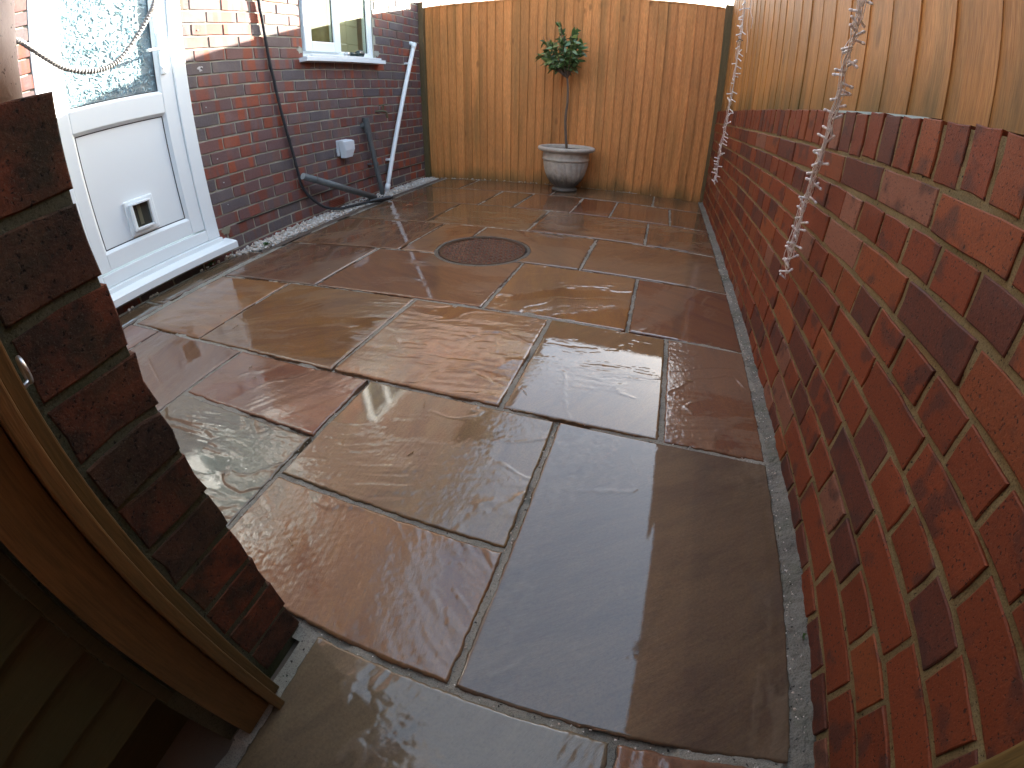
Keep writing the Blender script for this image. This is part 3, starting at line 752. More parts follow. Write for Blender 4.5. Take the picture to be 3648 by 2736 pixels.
# --- window
win = sub_part('window'); win['label'] = 'white plastic kitchen window with an opening casement on its left'
b = MB(); b.box(-.075, -.012, WY0, WY0+.05, WZ0, WZ1, .004); b.box(-.075, -.012, WY1-.055, WY1, WZ0, WZ1, .004); b.box(-.075, -.0135, WY0+.05, WY1-.055, WZ0, WZ0+.045, .004); b.box(-.075, -.0135, WY0+.05, WY1-.055, WZ1-.06, WZ1, .004); b.box(-.075, -.0135, 3.035, 3.085, WZ0+.045, WZ1-.06, .004)
b.build('frame', M_UP, win)
b = MB(); CY0, CY1, CZ0, CZ1 = WY0+.012, 3.062, WZ0+.03, WZ1-.04; cx0, cx1 = -.010, .012
b.box(cx0, cx1, CY0, CY0+.075, CZ0, CZ1, .006); b.box(cx0, cx1, CY1-.075, CY1, CZ0, CZ1, .006); b.box(cx0, cx1-.0015, CY0+.075, CY1-.075, CZ0, CZ0+.075, .006); b.box(cx0, cx1-.0015, CY0+.075, CY1-.075, CZ1-.075, CZ1, .006)
b.build('casement', M_UP, win)
MGL = bpy.data.materials.new('clear_glass'); MGL.use_nodes = True; t = MGL.node_tree; t.nodes.clear()
out = t.nodes.new('ShaderNodeOutputMaterial'); mx = t.nodes.new('ShaderNodeMixShader'); tr = t.nodes.new('ShaderNodeBsdfTransparent'); gl = t.nodes.new('ShaderNodeBsdfGlossy'); lw = t.nodes.new('ShaderNodeLayerWeight'); lw.inputs[0].default_value = .5; pw = t.nodes.new('ShaderNodeMath'); pw.operation = 'POWER'; pw.inputs[1].default_value = 4; fn = t.nodes.new('ShaderNodeMath'); fn.operation = 'MULTIPLY_ADD'; fn.inputs[1].default_value = .9; fn.inputs[2].default_value = .05; t.links.new(lw.outputs['Facing'], pw.inputs[0]); t.links.new(pw.outputs[0], fn.inputs[0])
gl.inputs['Roughness'].default_value = .01; tr.inputs[0].default_value = (.86, .91, .88, 1)
t.links.new(fn.outputs[0], mx.inputs[0]); t.links.new(tr.outputs[0], mx.inputs[1]); t.links.new(gl.outputs[0], mx.inputs[2]); t.links.new(mx.outputs[0], out.inputs[0])
for (a, c, zz, zt, xx) in ((CY0+.076, CY1-.076, CZ0+.076, CZ1-.076, -.004), (3.086, WY1-.056, WZ0+.046, WZ1-.061, -.035)):
    b = MB(); b.box(xx-.003, xx+.001, a, c, zz, zt); b.build('pane', MGL, win)
    b = MB(); w_ = .0035
    b.box(xx-.0045, xx+.0035, a, a+w_, zz, zt); b.box(xx-.0045, xx+.0035, c-w_, c, zz, zt); b.box(xx-.0045, xx+.003, a+w_, c-w_, zz, zz+w_); b.build('gasket', M_UPS, win)
b = MB(); b.box(-.010, .075, 2.600, 3.572, 1.122, 1.153, .003); b.box(-.02, .073, WY0+.003, WY1-.003, 1.1535, 1.1685, .003); b.build('sill', M_UP, win)
# inside: tiled reveal and a row of ornaments close behind the glass
M_TL = plain('cream_tiles', (.50, .42, .26), .3); M_IN = plain('dim_room', (.42, .35, .22), .8)
b = MB(); b.box(-.9, -.88, 2.5, 3.7, 1.0, 2.3); b.build('room_back', M_IN, win)
b = MB(); b.box(-.9, -.08, 2.5, 3.7, 1.10, 1.14); b.box(-.9, -.29, 2.5, 2.52, 1.15, 2.3); b.box(-.9, -.08, 2.5, 3.7, 2.3, 2.34); b.build('inner_ledge', plain('inner_sill', (.6, .58, .5), .4), win)
for i in range(2):
    for j in range(7):
        b = MB(); b.box(-.115, -.10, 3.13+i*.152, 3.13+i*.152+.149, 1.145+j*.152, 1.145+j*.152+.149, .002); b.build('tile', M_TL, win)
rs = random.Random(4); b = MB()
for k in range(9):
    y = 2.70+k*.036; r = rs.uniform(.012, .02); h = rs.uniform(.05, .16); b.lathe([(.001, 0), (r, .001), (r*rs.uniform(.8, 1.2), h*.5), (r*.5, h*.85), (r*.6, h), (.001, h)], 10, (-.11, y, 1.142))
b.build('ornaments', plain('mustard_glaze', (.30, .23, .07), .35, var=.6), win)
b = MB(); b.box(-.150, -.145, 2.62, 3.125, 1.141, 2.25); b.build('patterned_tile', plain('olive_tile', (.26, .21, .08), .4, var=.7), win)


# ------------------------------------------------------------------ pipes, tap, socket, gully, torch
def wx(off): return XL0+off
def pipe(name, label, P, r, mat, clips=(), extra=None, n=14, group=None):
    t = thing(name, label, 'pipe', P[-1], group); o0 = Vector(P[-1])
    b = MB(); b.tube([Vector(p)-o0 for p in P], r, n); b.build('pipe', mat, t, smooth=True)
    return t, o0
Pw = [(-2.845, 4.12, 1.353), (-2.81, 4.125, 1.353), (-2.795, 4.135, 1.345), (-2.788, 4.132, 1.325)]+[(-2.788+.012*t_, 4.132-.67*t_, 1.325-1.325*t_) for t_ in np.linspace(.03, 1, 12)]
t, o0 = pipe('white_waste_pipe', 'long leaning white plastic pipe from the corner of the wall down to the drain', Pw, .0205, M_WP)
for tt in (.0, .965):
    p = Vector((-2.788+.012*tt, 4.132-.67*tt, 1.325-1.325*tt))-o0; q = Vector((.012, -.67, -1.325)).normalized()
    b = MB(); b.tube([p-q*.03, p+q*.03], .0245, 14); b.build('coupling', M_WP, t, smooth=True)
for tt in (.13, .785):
    p = Vector((-2.788+.012*tt, 4.132-.67*tt, 1.325-1.325*tt))-o0; q = Vector((.012, -.67, -1.325)).normalized()
    b = MB(); b.tube([p-q*.008, p+q*.008], .0235, 14); b.box(p.x-.052, p.x-.01, p.y-.045, p.y-.018, p.z-.006, p.z+.010, .002); b.box(p.x-.058, p.x-.05, p.y-.058, p.y-.012, p.z-.010, p.z+.014, .002); b.build('clip', M_WP, t)
Pg = [(-2.786, 3.268, .665)]+[(-2.786+.03*t_, 3.268+.105*t_, .665-.69*t_) for t_ in np.linspace(.1, 1, 6)]
t, o0 = pipe('grey_waste_pipe', 'upright grey plastic pipe with a boss at its top beside the white socket box', Pg, .0215, M_GP2)
b = MB(); p = Vector(Pg[0])-o0; b.tube([p+Vector((0, 0, .008)), p+Vector((.003, .018, -.115))], .028, 14); b.tube([p+Vector((-.06, -.01, -.06)), p+Vector((-.0, .004, -.03))], .024, 12); b.tube([p+Vector((0, 0, .004)), p+Vector((0, 0, .014))], .0235, 14); b.build('boss', M_GP2, t, smooth=False)
p = Vector((-2.768, 3.33, .285))-o0; b = MB(); b.tube([p+Vector((0, -.001, .009)), p-Vector((0, -.001, .009))], .0245, 14); b.box(p.x-.07, p.x-.02, p.y-.05, p.y-.015, p.z-.006, p.z+.008, .002); b.build('clip', M_GP2, t)
Pd = [(-2.775, 2.43, .338), (-2.70, 3.17, .02)]
t, o0 = pipe('grey_drain_pipe', 'grey plastic pipe slanting out of the drain with an open sawn end', Pd, .025, M_GP2)
d = (Vector(Pd[1])-Vector(Pd[0])).normalized(); p = Vector(Pd[0])-o0
b = MB(); b.tube([p-d*.001, p+d*.001], .0235, 14); b.build('end_face', plain('sawn_plastic', (.34, .35, .34), .6), t)
for s_ in (.15, .5):
    q = p+(Vector(Pd[1])-Vector(Pd[0]))*s_; b = MB(); b.tube([q-d*.006, q+d*.006], .0268, 14); b.build('collar', M_GP2, t)
gu = thing('drain_gully', 'black plastic drain gully where the pipes meet at the foot of the wall', 'drain', (-2.68, 3.19, 0))
b = MB(); b.box(-.09, .09, -.09, -.07, -.03, .012, .003); b.box(-.09, .09, .07, .09, -.03, .012, .003); b.box(-.09, -.07, -.07, .07, -.03, .012, .003); b.box(.07, .09, -.07, .07, -.03, .012, .003); b.build('surround', M_BLK, gu)
for k in range(5): b = MB(); b.box(-.07, .07, -.055+k*.025, -.045+k*.025, -.01, .002); b.build('grating_bar', M_BLK, gu)
tp = thing('garden_tap', 'tarnished brass outdoor tap on the brick wall above the grey pipe', 'tap', (XL0+.02, 3.52, .72))
b = MB(); b.tube([(-.018, -.05, .002), (-.012, -.05, .002)], .028, 14); b.build('wall_plate', M_BRASS, tp)
b = MB(); b.tube(spline([(-.015, -.05, .002), (.03, -.03, .002), (.06, -.005, .0), (.075, .01, -.01), (.08, .015, -.045)], 4), .010, 10); b.tube([(.078, .014, -.03), (.081, .016, -.062)], .0125, 10); b.build('spout', M_BRASS, tp)
b = MB(); b.tube([(.055, -.008, 0), (.058, -.004, .05)], .009, 10); b.tube([(.03, -.03, .052), (.085, .024, .058)], .0055, 8); b.build('handle', M_BRASS, tp)
sk = thing('outdoor_socket', 'white weatherproof socket box on the brick wall left of the grey pipe', 'socket', (XL0, 2.975, .468))
M_SK = plain('white_abs', (.66, .69, .72), .4)
b = MB(); b.box(-.001, .038, -.075, .055, -.062, .062, .008); b.build('back_box', M_SK, sk)
b = MB(); V = [(.0395, -.073, .060), (.075, -.066, .056), (.090, -.05, .045), (.090, -.05, -.02), (.080, -.045, -.078), (.0395, -.055, -.078), (.0395, -.065, -.055)]
n = len(V); b.add(V+[(x, y+(.118 if i not in (4, 5) else .085), z) for i, (x, y, z) in enumerate(V)], [(k, (k+1) % n, n+(k+1) % n, n+k) for k in range(n)]+[tuple(range(n-1, -1, -1)), tuple(range(n, 2*n))]); b.build('lid', M_SK, sk)
b = MB(); b.tube([(.018, -.0755, -.02), (.018, -.078, -.02)], .011, 14); b.build('knockout', M_SK, sk)
to = thing('torch', 'dark green hand torch lying on the white window sill', 'torch', (wx(.045), 3.09, 1.1685+.022))
b = MB(); b.tube([(0, .0, -.002), (0, .012, -.002), (0, .04, -.001)], [.013, .020, .019], 14); b.build('tail_cap', M_STEEL, to, smooth=True)
b = MB(); b.tube([(0, .04, 0), (0, .135, .002)], .0165, 14); b.build('body', M_GRN, to, smooth=True)
b = MB(); b.tube([(0, .135, .002), (0, .15, .004), (0, .165, .006), (0, .205, .008), (0, .215, .008)], [.02, .026, .030, .031, .029], 16); b.build('head', M_GRN, to)
b = MB(); b.box(.01, .028, .155, .170, .008, .022, .002); b.build('switch', M_STEEL, to)

# ------------------------------------------------------------------ hose: one corrugated hose, looped near the door, then down the wall
def hose_tube(P, r, pitch=.008):
    S = spline(P, 14); out = [S[0]]; L = 0; rad_ = [r]; pts = [S[0]]
    acc = 0
    for a, c in zip(S[:-1], S[1:]):
        d = (c-a).length; n = max(1, int(d/(pitch/2)))
        for k in range(1, n+1):
            pts.append(a.lerp(c, k/n)); rad_.append(r*(1+(.17 if len(pts) % 2 else -.12)*random.uniform(.5, 1.3)))
    return pts, rad_
ho = thing('garden_hose', 'black crinkled expanding hose looped across the door and hanging down the wall to the drain', 'hose', (-2.6, 3.1, 0))
o0 = Vector((-2.6, 3.1, 0))
Pa = [(-2.80, 2.215, 2.6), (-2.812, 2.235, 2.0), (-2.815, 2.258, 1.533), (-2.815, 2.275, 1.41), (-2.815, 2.29, 1.285), (-2.812, 2.305, 1.12), (-2.812, 2.325, 1.0), (-2.812, 2.343, .863), (-2.81, 2.378, .65), (-2.81, 2.405, .51), (-2.81, 2.428, .36), (-2.81, 2.44, .27), (-2.80, 2.50, .17), (-2.775, 2.60, .075), (-2.74, 2.72, .03), (-2.70, 2.80, .027), (-2.66, 2.90, .027), (-2.60, 3.01, .030), (-2.555, 3.10, .024), (-2.53, 3.15, .022)]
P, R = hose_tube([Vector(p)-o0 for p in Pa], .0102); b = MB(); b.tube(P, R, 9); b.build('hose', M_HOSE, ho)
Pb = [(-2.55, .25, 1.72), (-2.46, .47, 1.44), (-2.42, .60, 1.295), (-2.40, .646, 1.259), (-2.40, .736, 1.181), (-2.40, .806, 1.128), (-2.40, .90, 1.096), (-2.40, .989, 1.097), (-2.40, 1.064, 1.131), (-2.40, 1.147, 1.211), (-2.40, 1.216, 1.301), (-2.405, 1.253, 1.369), (-2.45, 1.36, 1.62), (-2.6, 1.60, 2.1), (-2.74, 1.95, 2.55), (-2.80, 2.14, 2.70), (-2.80, 2.215, 2.6)]
P, R = hose_tube([Vector(p)-o0 for p in Pb], .0108, .011); b = MB(); b.tube(P, R, 9); b.build('hose_loop', M_HOSEG, ho)
b = MB(); P = [(-2.62, 2.97, .030), (-2.58, 3.05, .03), (-2.535, 3.15, .026)]; b.tube([Vector(p)-o0 for p in P], [.015, .0175, .0165], 12); b.build('nozzle', M_BLK, ho)

# ------------------------------------------------------------------ gravel and small weeds
def stones(b, area, n, rs, s0=.006, s1=.011, z0=-.02, z1=.012):
    base = bmesh.new(); bmesh.ops.create_icosphere(base, subdivisions=1, radius=1); BV = [v.co.copy() for v in base.verts]; BF = [[v.index for v in f.verts] for f in base.faces]; base.free()
    for _ in range(n):
        x, y = area(rs); s = rs.uniform(s0, s1); z = rs.uniform(z0, z1)
        M = Matrix.Rotation(rs.uniform(0, 6.28), 3, Vector((rs.gauss(0, 1), rs.gauss(0, 1), rs.gauss(0, 1))).normalized())
        sx, sy, sz = s*rs.uniform(.8, 1.5), s*rs.uniform(.7, 1.1), s*rs.uniform(.5, .9)
        V = []
        for v in BV:
            k = rs.uniform(.8, 1.15); q = M @ Vector((v.x*sx*k, v.y*sy*k, v.z*sz*k)); V.append((x+q.x, y+q.y, z+q.z))
        t = rs.choice([(.62, .57, .50), (.70, .67, .62), (.55, .46, .38), (.66, .64, .62)])
        b.add(V, BF, t+(rs.random(),))
M_GV = MT('white_gravel'); a = M_GV.n('ShaderNodeAttribute', attribute_name='tint'); M_GV.set(color=M_GV.mix(M_GV.ramp(M_GV.noise(M_GV.pos(), 120, 3, .6), [(.4, .35), (.6, 0.0)]), a.outputs['Color'], (.30, .22, .16)), rough=.45, spec=.5); M_GV = M_GV.m
rs = random.Random(31); b = MB()
stones(b, lambda r: (r.uniform(-2.835, -2.655), 1.86+2.43*r.random()), 4300, rs, z0=-.03, z1=.010)
def taper(r):
    y = r.uniform(1.66, 1.90); wv = .02+.16*(y-1.62)/.28; return (-2.83+r.uniform(0, wv), y)
stones(b, taper, 150, rs, z0=-.012, z1=.006)
for (x, y) in ((-2.80, 1.60), (-2.80, 1.56), (-2.79, 1.50), (-2.795, 1.46), (-2.79, 1.12), (-2.785, 1.14), (-2.78, 1.10), (-2.785, .98), (-2.77, .955)): stones(b, lambda r: (x+r.uniform(-.006, .006), y+r.uniform(-.008, .008)), 2, rs, z0=.003, z1=.006)
stones(b, lambda r: (r.uniform(-2.65, -1.6), 4.312+r.uniform(-.01, .008)), 40, rs, .004, .007, -.002, .004)
stones(b, lambda r: (r.uniform(-1.6, -.1), 4.312+r.uniform(-.01, .008)), 8, rs, .004, .007, -.002, .004)
gv = b.build('gravel', M_GV); tag(gv, 'narrow strip of white gravel between the brick house wall and the paving', 'gravel', kind='stuff')
gb = MB(); gb.box(-2.84, -2.646, 1.8, 4.33, -.0305, -.022); gb.build('gravel_bed', M_PT, patio)
# grit on the paving and in the joints
b = MB()
stones(b, lambda r: (r.uniform(-.036, -.004), r.uniform(.1, 2.6)), 200, rs, .0010, .0024, .000, .007)
stones(b, lambda r: (r.choice([-.59, -1.172, XR-.002])+r.uniform(-.006, .006), r.uniform(.17, .87)), 60, rs, .001, .0022, -.004, .000)
stones(b, lambda r: (r.uniform(-1.2, -.05), r.choice([YA, YC])+r.uniform(-.007, .007)), 70, rs, .001, .0022, -.005, .000)
gt = b.build('grit', M_GV); tag(gt, 'pale loose grit scattered along the cement joints', 'grit', kind='stuff')
b = MB(); rs = random.Random(44)
for (x, y) in ((-1.95, 1.62), (-1.80, 1.70), (-2.10, 1.05), (-1.93, .98), (-1.62, .78), (-1.55, .74), (-1.70, .72), (-1.1, 1.55), (-.95, .80), (-.9, .62), (-1.3, 2.8), (-.25, 1.18), (-2.2, 1.9), (-.7, .95), (-1.0, .30)):
    a = rs.uniform(0, 3.14); l = rs.uniform(.008, .03); dx, dy = math.cos(a)*l, math.sin(a)*l
    b.tube([(x, y, .0022), (x+dx*.5+.002, y+dy*.5, .0034), (x+dx, y+dy, .0022)], rs.uniform(.0006, .0014), 5)
db = b.build('leaf_litter', plain('straw', (.30, .20, .10), .6)); tag(db, 'tiny scattered straws and twigs lying on the wet slabs', 'litter', kind='stuff')
M_WEED = plain('weed_leaf', (.05, .12, .02), .5); wm = []
def weed(label, x, y, z, n, s, seed):
    rs = random.Random(seed); b = MB()
    for k in range(n):
        a = rs.uniform(0, 6.28); l = s*rs.uniform(.5, 1); w_ = l*.35; e = rs.uniform(.2, 1.1)
        d = Vector((math.cos(a)*math.cos(e), math.sin(a)*math.cos(e), math.sin(e))); sd_ = Vector((-math.sin(a), math.cos(a), 0))
        p0 = Vector((rs.uniform(-s, s)*.4, rs.uniform(-s, s)*.4, 0)); m = p0+d*l*.6+Vector((0, 0, .001)); tip = p0+d*l-Vector((0, 0, l*.15))
        b.add([p0, m+sd_*w_*.5, tip, m-sd_*w_*.5], [(0, 1, 2), (0, 2, 3)])
    o = b.build('weed', M_WEED, loc=(x, y, z)); tag(o, label, 'weed')
weed('small green weed growing out of the white gravel below the door edge', -2.68, 1.90, .01, 60, .028, 1)
weed('dark green weed tuft at the foot of the wall beside the door sill', -2.815, 1.555, .0, 50, .03, 2)
weed('tiny green seedling in the cement fillet under the right-hand brick wall', -.012, .405, .008, 9, .009, 3)
# fallen brown leaf
b = MB(); N = 7; V = []; 
for i in range(N):
    t_ = i/(N-1); w_ = .013*math.sin(math.pi*min(max(t_, .04), .98))**.7; zc = .003+.006*math.sin(t_*3)
    V += [(t_*.055-.0275, -w_, zc+.003), (t_*.055-.0275, 0, zc), (t_*.055-.0275, w_, zc+.004)]
F = [(i*3+k, i*3+3+k, i*3+4+k, i*3+1+k) for i in range(N-1) for k in (0, 1)]
lf = ob('fallen_leaf', mesh('fallen_leaf', V, F, plain('dead_leaf', (.25, .085, .03), .5)), None, (-2.26, 2.99, .002)); lf.rotation_euler[2] = .7; tag(lf, 'curled brown fallen leaf lying on the paving near the drain', 'leaf')
LX = gr = None

# ------------------------------------------------------------------ stone-effect urn and bay tree
UX, UY = -1.265, 4.055
pot = thing('plant_pot', 'grey stone-effect urn with fluted sides in front of the back fence', 'pot', (UX, UY, 0))
prof = [(.001, .004), (.112, .003), (.117, .012), (.112, .024), (.096, .03), (.098, .04), (.125, .065), (.158, .11), (.180, .16), (.193, .21), (.199, .25), (.201, .272), (.209, .280), (.211, .288), (.207, .296), (.205, .33), (.206, .345), (.214, .352), (.240, .358), (.252, .368), (.255, .380), (.250, .391), (.238, .396), (.226, .393), (.219, .383), (.215, .355), (.001, .352)]
def pr(prof, k=3):
    out = []
    for (a, c), (d, e) in zip(prof[:-1], prof[1:]):
        for i in range(k): t_ = i/k; out.append((a+(d-a)*t_, c+(e-c)*t_))
    return out+[prof[-1]]
def flute(r, z, q):
    if .045 < z < .272:
        env = min(1, (z-.045)/.03, (.272-z)/.012); a = (q*22/(2*math.pi)+z*3.2) % 1
        arch = 1 if z < .225 else max(0, 1-((a-.5)*2)**2*((z-.225)/.047)*1.4)
        return r-(.0075*(1-abs(math.sin(math.pi*a)))**1.5)*env + .002*arch*env
    if .30 < z < .34: return r+.0012*math.sin(q*30)*math.sin((z-.3)*78)
    return r
M_POT = MT('stone_resin'); pp = M_POT.pos(); sx = M_POT.n('ShaderNodeSeparateXYZ'); M_POT.l(pp, sx.inputs[0])
pc = M_POT.mix(M_POT.ramp(M_POT.noise(pp, 30, 4, .65), [(.3, 0.0), (.7, 1.0)]), (.36, .33, .28), (.50, .465, .41))
df = M_POT.ramp(M_POT.math('ADD', M_POT.math('MULTIPLY', sx.outputs[2], -5.0), M_POT.math('ADD', M_POT.noise(M_POT.pos((1, 1, .3)), 14, 4, .6), .45)), [(.15, 0.0), (.5, .8)])
pc = M_POT.mix(df, pc, (.035, .032, .028)); M_POT.set(color=pc, rough=.65); M_POT.bump(M_POT.noise(pp, 180, 3, .6), .3, .001); M_POT = M_POT.m
b = MB(); b.lathe(pr([p for p in prof[:-1]]), 176, fr=flute); b.build('urn', M_POT, pot, smooth=True)
b = MB(); b.lathe([(.001, .37), (.08, .372), (.16, .368), (.222, .362)], 24, fr=lambda r, z, q: r); b.build('soil', plain('compost', (.025, .018, .012), .9, bump=1, scale=90), pot)
tree = thing('bay_tree', 'small standard bay tree with a round leafy head growing in the urn', 'tree', (UX, UY, .36))
M_BK = plain('bay_bark', (.13, .095, .07), .75, bump=.6, scale=70, var=.5)
b = MB(); tk = spline([(-.003, .02, 0), (-.028, .02, .25), (-.018, .025, .42), (-.022, .025, .55), (-.03, .02, .635)], 5); b.tube(tk, [.0125-.004*i/len(tk) for i in range(len(tk))], 9)
b.build('trunk', M_BK, tree, smooth=True)
rs = random.Random(77); cc = Vector((-.09, .0, .90)); b = MB(); tips = []
for k in range(26):
    a = 2*math.pi*k/26*2.4; ph = rs.uniform(-.55, 1.3); L = rs.uniform(.12, .235); e = cc+Vector((math.cos(a)*math.cos(ph)*L*1.02, math.sin(a)*math.cos(ph)*L*.92, math.sin(ph)*L*.95))
    if e.y > .235: e.y = .235
    s_ = Vector((-.03, .02, .62)); m = s_.lerp(e, .5)+Vector((rs.uniform(-.03, .03), rs.uniform(-.03, .03), -.01)); pts = spline([s_, m, e], 5); b.tube(pts, [.0045-.003*i/len(pts) for i in range(len(pts))], 5); tips.append((pts, e))
b.build('branches', M_BK, tree, smooth=True)
ML = MT('bay_leaf'); oi = ML.n('ShaderNodeObjectInfo'); lc = ML.ramp(oi.outputs['Random'], [(0, (.055, .11, .03)), (.5, (.10, .175, .05)), (1, (.20, .28, .085))]); ML.set(color=lc, rough=.32, spec=.5, coat=.3, coatr=.2); ML.bump(ML.noise(ML.pos(), 90, 2, .5), .3, .001); M_LEAF = ML.m
def leaf_mesh(L, W, bend, seed):
    N = 6; V = []; rs_ = random.Random(seed)
    for i in range(N):
        t_ = i/(N-1); w_ = W*math.sin(math.pi*min(max(t_, .03), .985)**.85)**.9; z = bend*t_*t_+rs_.uniform(-.0008, .0008)
        V += [(t_*L, -w_/2, z+w_*.18), (t_*L, 0, z), (t_*L, w_/2, z+w_*.18)]
    F = [(i*3+k, i*3+3+k, i*3+4+k, i*3+1+k) for i in range(N-1) for k in (0, 1)]
    return mesh('leaf', V, F, M_LEAF, True)
lms = [leaf_mesh(rs.uniform(.068, .092), rs.uniform(.026, .036), rs.uniform(-.014, .008), i) for i in range(8)]
for k in range(298):
    pts, e = rs.choice(tips); t_ = rs.uniform(.45, 1.0); p = pts[int(t_*(len(pts)-1))]
    d = (e-cc).normalized()*rs.uniform(.2, .9)+Vector((rs.gauss(0, .6), rs.gauss(0, .6), rs.gauss(.15, .6))); d.normalize()
    o = ob('leaf', rs.choice(lms), tree, p); o.rotation_euler = (d.to_track_quat('X', 'Z')).to_euler(); o.rotation_euler.rotate_axis('X', rs.uniform(-1.2, 1.2)); s_ = rs.uniform(.75, 1.15); o.scale = (s_, s_, s_)
    if (p.y + d.y*.07) > .265: o.location.y -= .06

fb = MB(); rs2 = random.Random(99)
for k in range(330):
    pts, e = rs2.choice(tips); p = pts[int(rs2.uniform(.35, .95)*(len(pts)-1))]; me = rs2.choice(lms)
    d = Vector((rs2.gauss(0, 1), rs2.gauss(0, 1), rs2.gauss(.2, .8))).normalized(); R3 = d.to_track_quat('X', 'Z').to_matrix() @ Matrix.Rotation(rs2.uniform(-2, 2), 3, 'X')
    V = [p+R3 @ (v.co*.7) for v in me.vertices]
    if max(v.y for v in V) > .268: continue
    fb.add(V, [tuple(q.vertices) for q in me.polygons])
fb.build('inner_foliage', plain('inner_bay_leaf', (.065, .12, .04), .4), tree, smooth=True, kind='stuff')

# ------------------------------------------------------------------ string lights gathered in two hanging bundles
M_WIRE = plain('clear_cable', (.80, .78, .76), .25, coat=.5); M_LED = plain('clear_led', (.86, .88, .9), .12, coat=1)
def lights(label, path, rb, nw, nb, seed, bl, br):
    t = thing('string_lights', label, 'string lights', path[-1], 'bundles of string lights hanging on the right'); o0 = Vector(path[-1]); rs = random.Random(seed)
    S = spline([Vector(p)-o0 for p in path], 22); n = len(S); lo = MB()
    for w_ in range(nw):
        P = []; end = int(n*rs.uniform(.84, 1.0)) if w_ else n; ph = [rs.uniform(0, 6.28) for _ in range(6)]; fq = [rs.uniform(14, 60) for _ in range(6)]
        ay, ax = rs.uniform(-1.2, 1.2), rs.uniform(0, 1.1)
        for i, p in enumerate(S[:end]):
            t_ = i/n; sp = 1+1.6*max(0, t_-.7)
            yy = rb*sp*(ay*math.sin(t_*7+ph[0])+.45*math.sin(t_*fq[1]+ph[1])+.25*math.sin(t_*fq[2]*2+ph[2])); xx = rb*sp*(ax+.3*math.sin(t_*fq[3]+ph[3])+.2*math.sin(t_*fq[4]*2+ph[4]))
            P.append(p+Vector((-abs(xx), yy, rs.uniform(-.001, .001)))+Vector((rs.gauss(0, 1), rs.gauss(0, 1), 0))*rb*.05)
        lo.tube(P, .00105, 5)
    lo.build('wires', M_WIRE, t, smooth=True)
    bm_ = MB(); bm_.tube([(0, 0, 0), (bl*.7, 0, 0)], br, 8); bm_.tube([(bl*.7, 0, 0), (bl*.92, 0, 0), (bl, 0, 0)], [br*1.25, br*1.2, br*.5], 8); me = bm_.mesh('bulb', M_LED, True)
    for k in range(nb):
        p = S[min(n-1, int((k+rs.random()*.8)/nb*n))]; o = ob('bulb', me, t, p+Vector((-rb*.3, rs.uniform(-rb, rb)*.6, 0)))
        side_ = rs.choice((-1, 1)); d = Vector((side_*.6+rs.gauss(0, .35), -side_*.35+rs.gauss(0, .5), rs.gauss(.1, .45))).normalized(); o.rotation_euler = d.to_track_quat('X', 'Z').to_euler()
    return t, S, o0
lights('thick bundle of clear string lights hanging in front of the near brick wall', [(-.085, .93, 1.42), (-.085, .95, 1.22), (-.075, .99, 1.04), (-.07, 1.05, .92), (-.06, 1.111, .781), (-.05, 1.185, .63), (-.045, 1.22, .475), (-.04, 1.22, .365)], .0115, 10, 74, 1, .026, .0029)
t, S, o0 = lights('thin straggly bundle of string lights hanging in the far corner', [(-.03, 3.02, 1.75), (-.03, 3.075, 1.505), (-.03, 3.157, 1.199), (-.03, 3.229, .847), (-.03, 3.36, .50), (-.03, 3.351, .30)], .015, 7, 66, 2, .036, .0036)
b = MB(); b.tube([Vector((-.05, 3.15, 1.255))-o0, Vector((-.045, 3.09, 1.262))-o0, Vector((-.03, 3.06, 1.25))-o0], .003, 6); b.build('cable_tie', M_BLK, t)
b = MB()
rs = random.Random(8)
for (y, z, l) in ((3.02, 1.42, .5), (2.93, 1.47, .42), (2.86, 1.52, .3)):
    P = [Vector((-.012+rs.gauss(0, .004), y+rs.gauss(0, .008)-.03*math.sin(k), z+.25-k*l/8))-o0 for k in range(9)]; b.tube(spline(P, 4), .0011, 5)
b.build('stray_wires', M_WIRE, t, smooth=True)

# ------------------------------------------------------------------ gateway in the foreground: brick pier, posts, gate
pier = thing('brick_pier', 'dark weathered brick wall end with mossy mortar on the left beside the camera', 'wall', (-.885, .12, 0))
b = MB(); b.box(-.90, -.0028, -.185, .0465, -.05, .808); b.build('mortar', M_MP, pier)
rs = random.Random(12); zs = [.715, .636, .562, .491, .427, .355, .285, .2125, .141, .064, -.01]
def dk(rs): 
    k = rs.uniform(.7, 1.1); b_ = rs.choice([(.20, .062, .032), (.15, .065, .04), (.24, .066, .03), (.12, .06, .04)]); return tuple(x*k for x in b_)

def mat_old_brick():
    M = MT('weathered_brick'); col, w = tint_src(M, False); p = M.pos()
    c = M.mix(M.ramp(M.noise(p, 24, 4, .65, w=w), [(.36, 0.0), (.62, .9)]), col, (.035, .026, .02))
    c = M.mix(M.ramp(M.noise(p, 9, 4, .6), [(.45, 0.0), (.7, .6)]), c, (.05, .052, .03))
    pit = M.ramp(M.noise(p, 150, 4, .65), [(.34, 1.0), (.42, 0.0)])
    c = M.mix(M.math('MULTIPLY', pit, .85), c, (.008, .007, .006))
    c = M.mix(M.ramp(M.noise(p, 480, 2, .6), [(.6, 0.0), (.72, .5)]), c, (.16, .13, .10))
    M.set(color=c, rough=.8, spec=.2); M.bump(M.math('SUBTRACT', M.noise(p, 210, 5, .75), M.math('MULTIPLY', pit, .9)), .9, .005); return M.m
M_OB = mat_old_brick()
def pier_brick(y0, y1, z0, z1, xo=0.0):
    me = brick_mesh('brick', y1-y0, z1-z0, .09, M_OB, rs.randint(0, 999), 'x', 1, worn=.0026); ob('brick', me, pier, (xo+rs.uniform(-.002, .0), (y0+y1)/2-.12, (z0+z1)/2), color=dk(rs))
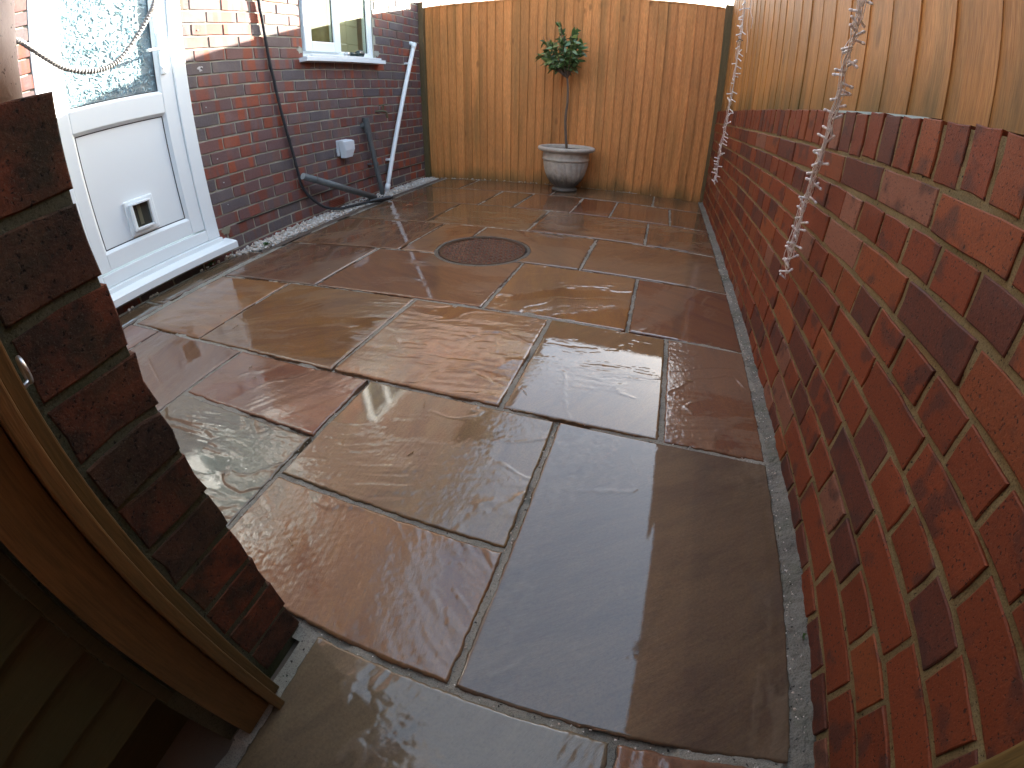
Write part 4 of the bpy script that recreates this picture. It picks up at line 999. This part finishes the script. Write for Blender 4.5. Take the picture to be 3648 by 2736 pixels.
pier_brick(.068, .169, .722, .811); pier_brick(-.045, .056, .722, .811)
for a, c in zip(zs[:-1], zs[1:]):
    pier_brick(.068, .170, c+.0045, a-.0045); pier_brick(-.05, .0575, c+.0045, a-.0045, -.004)
# side of the wall facing the patio
for i, (a, c) in enumerate(zip([.811]+zs[:-1], [.722]+[q+.006 for q in zs[1:]])):
    for k in range(4):
        x1 = -.004-(.0 if i % 2 else 0)-.225*k-(.1125 if i % 2 else 0); x0 = x1-.213
        me = brick_mesh('brick', .213, (a-.006 if i else a)-c, .05, M_OB, rs.randint(0, 999), 'y', 1); ob('brick', me, pier, ((x0+x1)/2-.11, .0495, (a+c)/2), color=dk(rs)) if not (i % 2 == 0 and k == 0 and False) else None
gp = thing('gate_post', 'rough orange timber gate post with a stop batten fixed to the dark brick pier', 'post', (-.86, 0, 0))
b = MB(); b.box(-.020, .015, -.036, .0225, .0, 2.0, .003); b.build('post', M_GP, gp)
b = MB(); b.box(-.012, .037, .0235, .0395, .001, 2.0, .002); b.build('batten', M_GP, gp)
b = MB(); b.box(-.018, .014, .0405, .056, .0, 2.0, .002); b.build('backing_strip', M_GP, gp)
b = MB()
P = [(math.cos(a)*.0085, 0, math.sin(a)*.011) for a in np.linspace(0, 2*math.pi, 18)]; b.tube([(p[0]+.004, .0635, .612+p[2]) for p in P], .0023, 8, cap=False); b.tube([(.004, .052, .600), (.004, .0635, .602)], .0026, 8)
b.build('eye_bolt', M_STEEL, gp, smooth=True)
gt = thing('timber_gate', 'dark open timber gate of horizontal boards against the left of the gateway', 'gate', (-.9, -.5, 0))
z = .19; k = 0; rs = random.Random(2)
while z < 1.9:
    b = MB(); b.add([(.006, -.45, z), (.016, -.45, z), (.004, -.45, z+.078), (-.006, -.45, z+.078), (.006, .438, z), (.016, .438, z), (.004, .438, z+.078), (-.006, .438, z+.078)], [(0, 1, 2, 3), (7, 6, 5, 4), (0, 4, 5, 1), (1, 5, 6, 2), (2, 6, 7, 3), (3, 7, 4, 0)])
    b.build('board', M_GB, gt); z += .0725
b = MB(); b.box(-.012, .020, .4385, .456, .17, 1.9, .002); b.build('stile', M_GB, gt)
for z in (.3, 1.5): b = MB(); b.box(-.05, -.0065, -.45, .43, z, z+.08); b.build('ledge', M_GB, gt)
wp = thing('pale_post', 'round pale painted post standing on top of the dark brick pier', 'post', (-.949, .113, .8115))
MWP = MT('chipped_paint'); p = MWP.pos(); MWP.set(color=MWP.mix(MWP.ramp(MWP.noise(p, 190, 3, .6), [(.30, 1.0), (.36, 0.0)]), MWP.mix(MWP.ramp(MWP.noise(p, 20, 4, .6), [(.4, 0.0), (.7, .6)]), (.70, .60, .57), (.55, .42, .39)), (.10, .06, .05)), rough=.55); MWP.bump(MWP.noise(p, 120, 4, .6), .4, .002)
b = MB(); b.tube([(0, 0, z_) for z_ in np.linspace(0, 1.4, 20)], .047, 28); b.build('shaft', MWP.m, wp, smooth=True)
rp = thing('gate_post', 'orange timber post edge at the very bottom right against the brick wall', 'post', (-.04, .03, 0))
b = MB(); b.box(-.03, .032, -.07, .044, .0, 2.0, .003); b.build('post', M_FR, rp)
# light blockers added beside, above and behind the camera to darken the gateway
ps = thing('side_blocker', 'timber fence along the far side of the passage behind the gateway', 'fence', (-.98, -1, 0))
b = MB(); b.box(-.02, .0, -1.5, .93, -.1, 2.0); b.build('panel', M_GB, ps)  # added panel, keeps the gap under the gate boards dark
rf = thing('roof_blocker', 'dark lean-to roof over the passage behind the gateway', 'roof', (-.5, -1, 2.06))
b = MB(); b.box(-1.2, 1.2, -.6, .92, 0, .05); b.build('deck', M_GB, rf)  # unseen deck added overhead, holds sky light off pier and gate
obd = thing('rear_blocker', 'dark brick outbuilding closing the passage behind the gateway', 'building', (-.4, -2.0, 0))
b = MB(); b.box(-1.6, 1.6, -2.0, 0, -.05, 2.15); b.build('wall', M_HBA if False else plain('blocker_brick', (.12, .055, .04), .8, bump=.5), obd)  # unseen block added to cut light coming from behind the camera
b = MB(); b.box(-1.7, 1.7, -2.1, .12, 2.151, 2.22); b.build('roof', plain('blocker_felt', (.05, .05, .05), .9), obd)  # top of the added light blocker
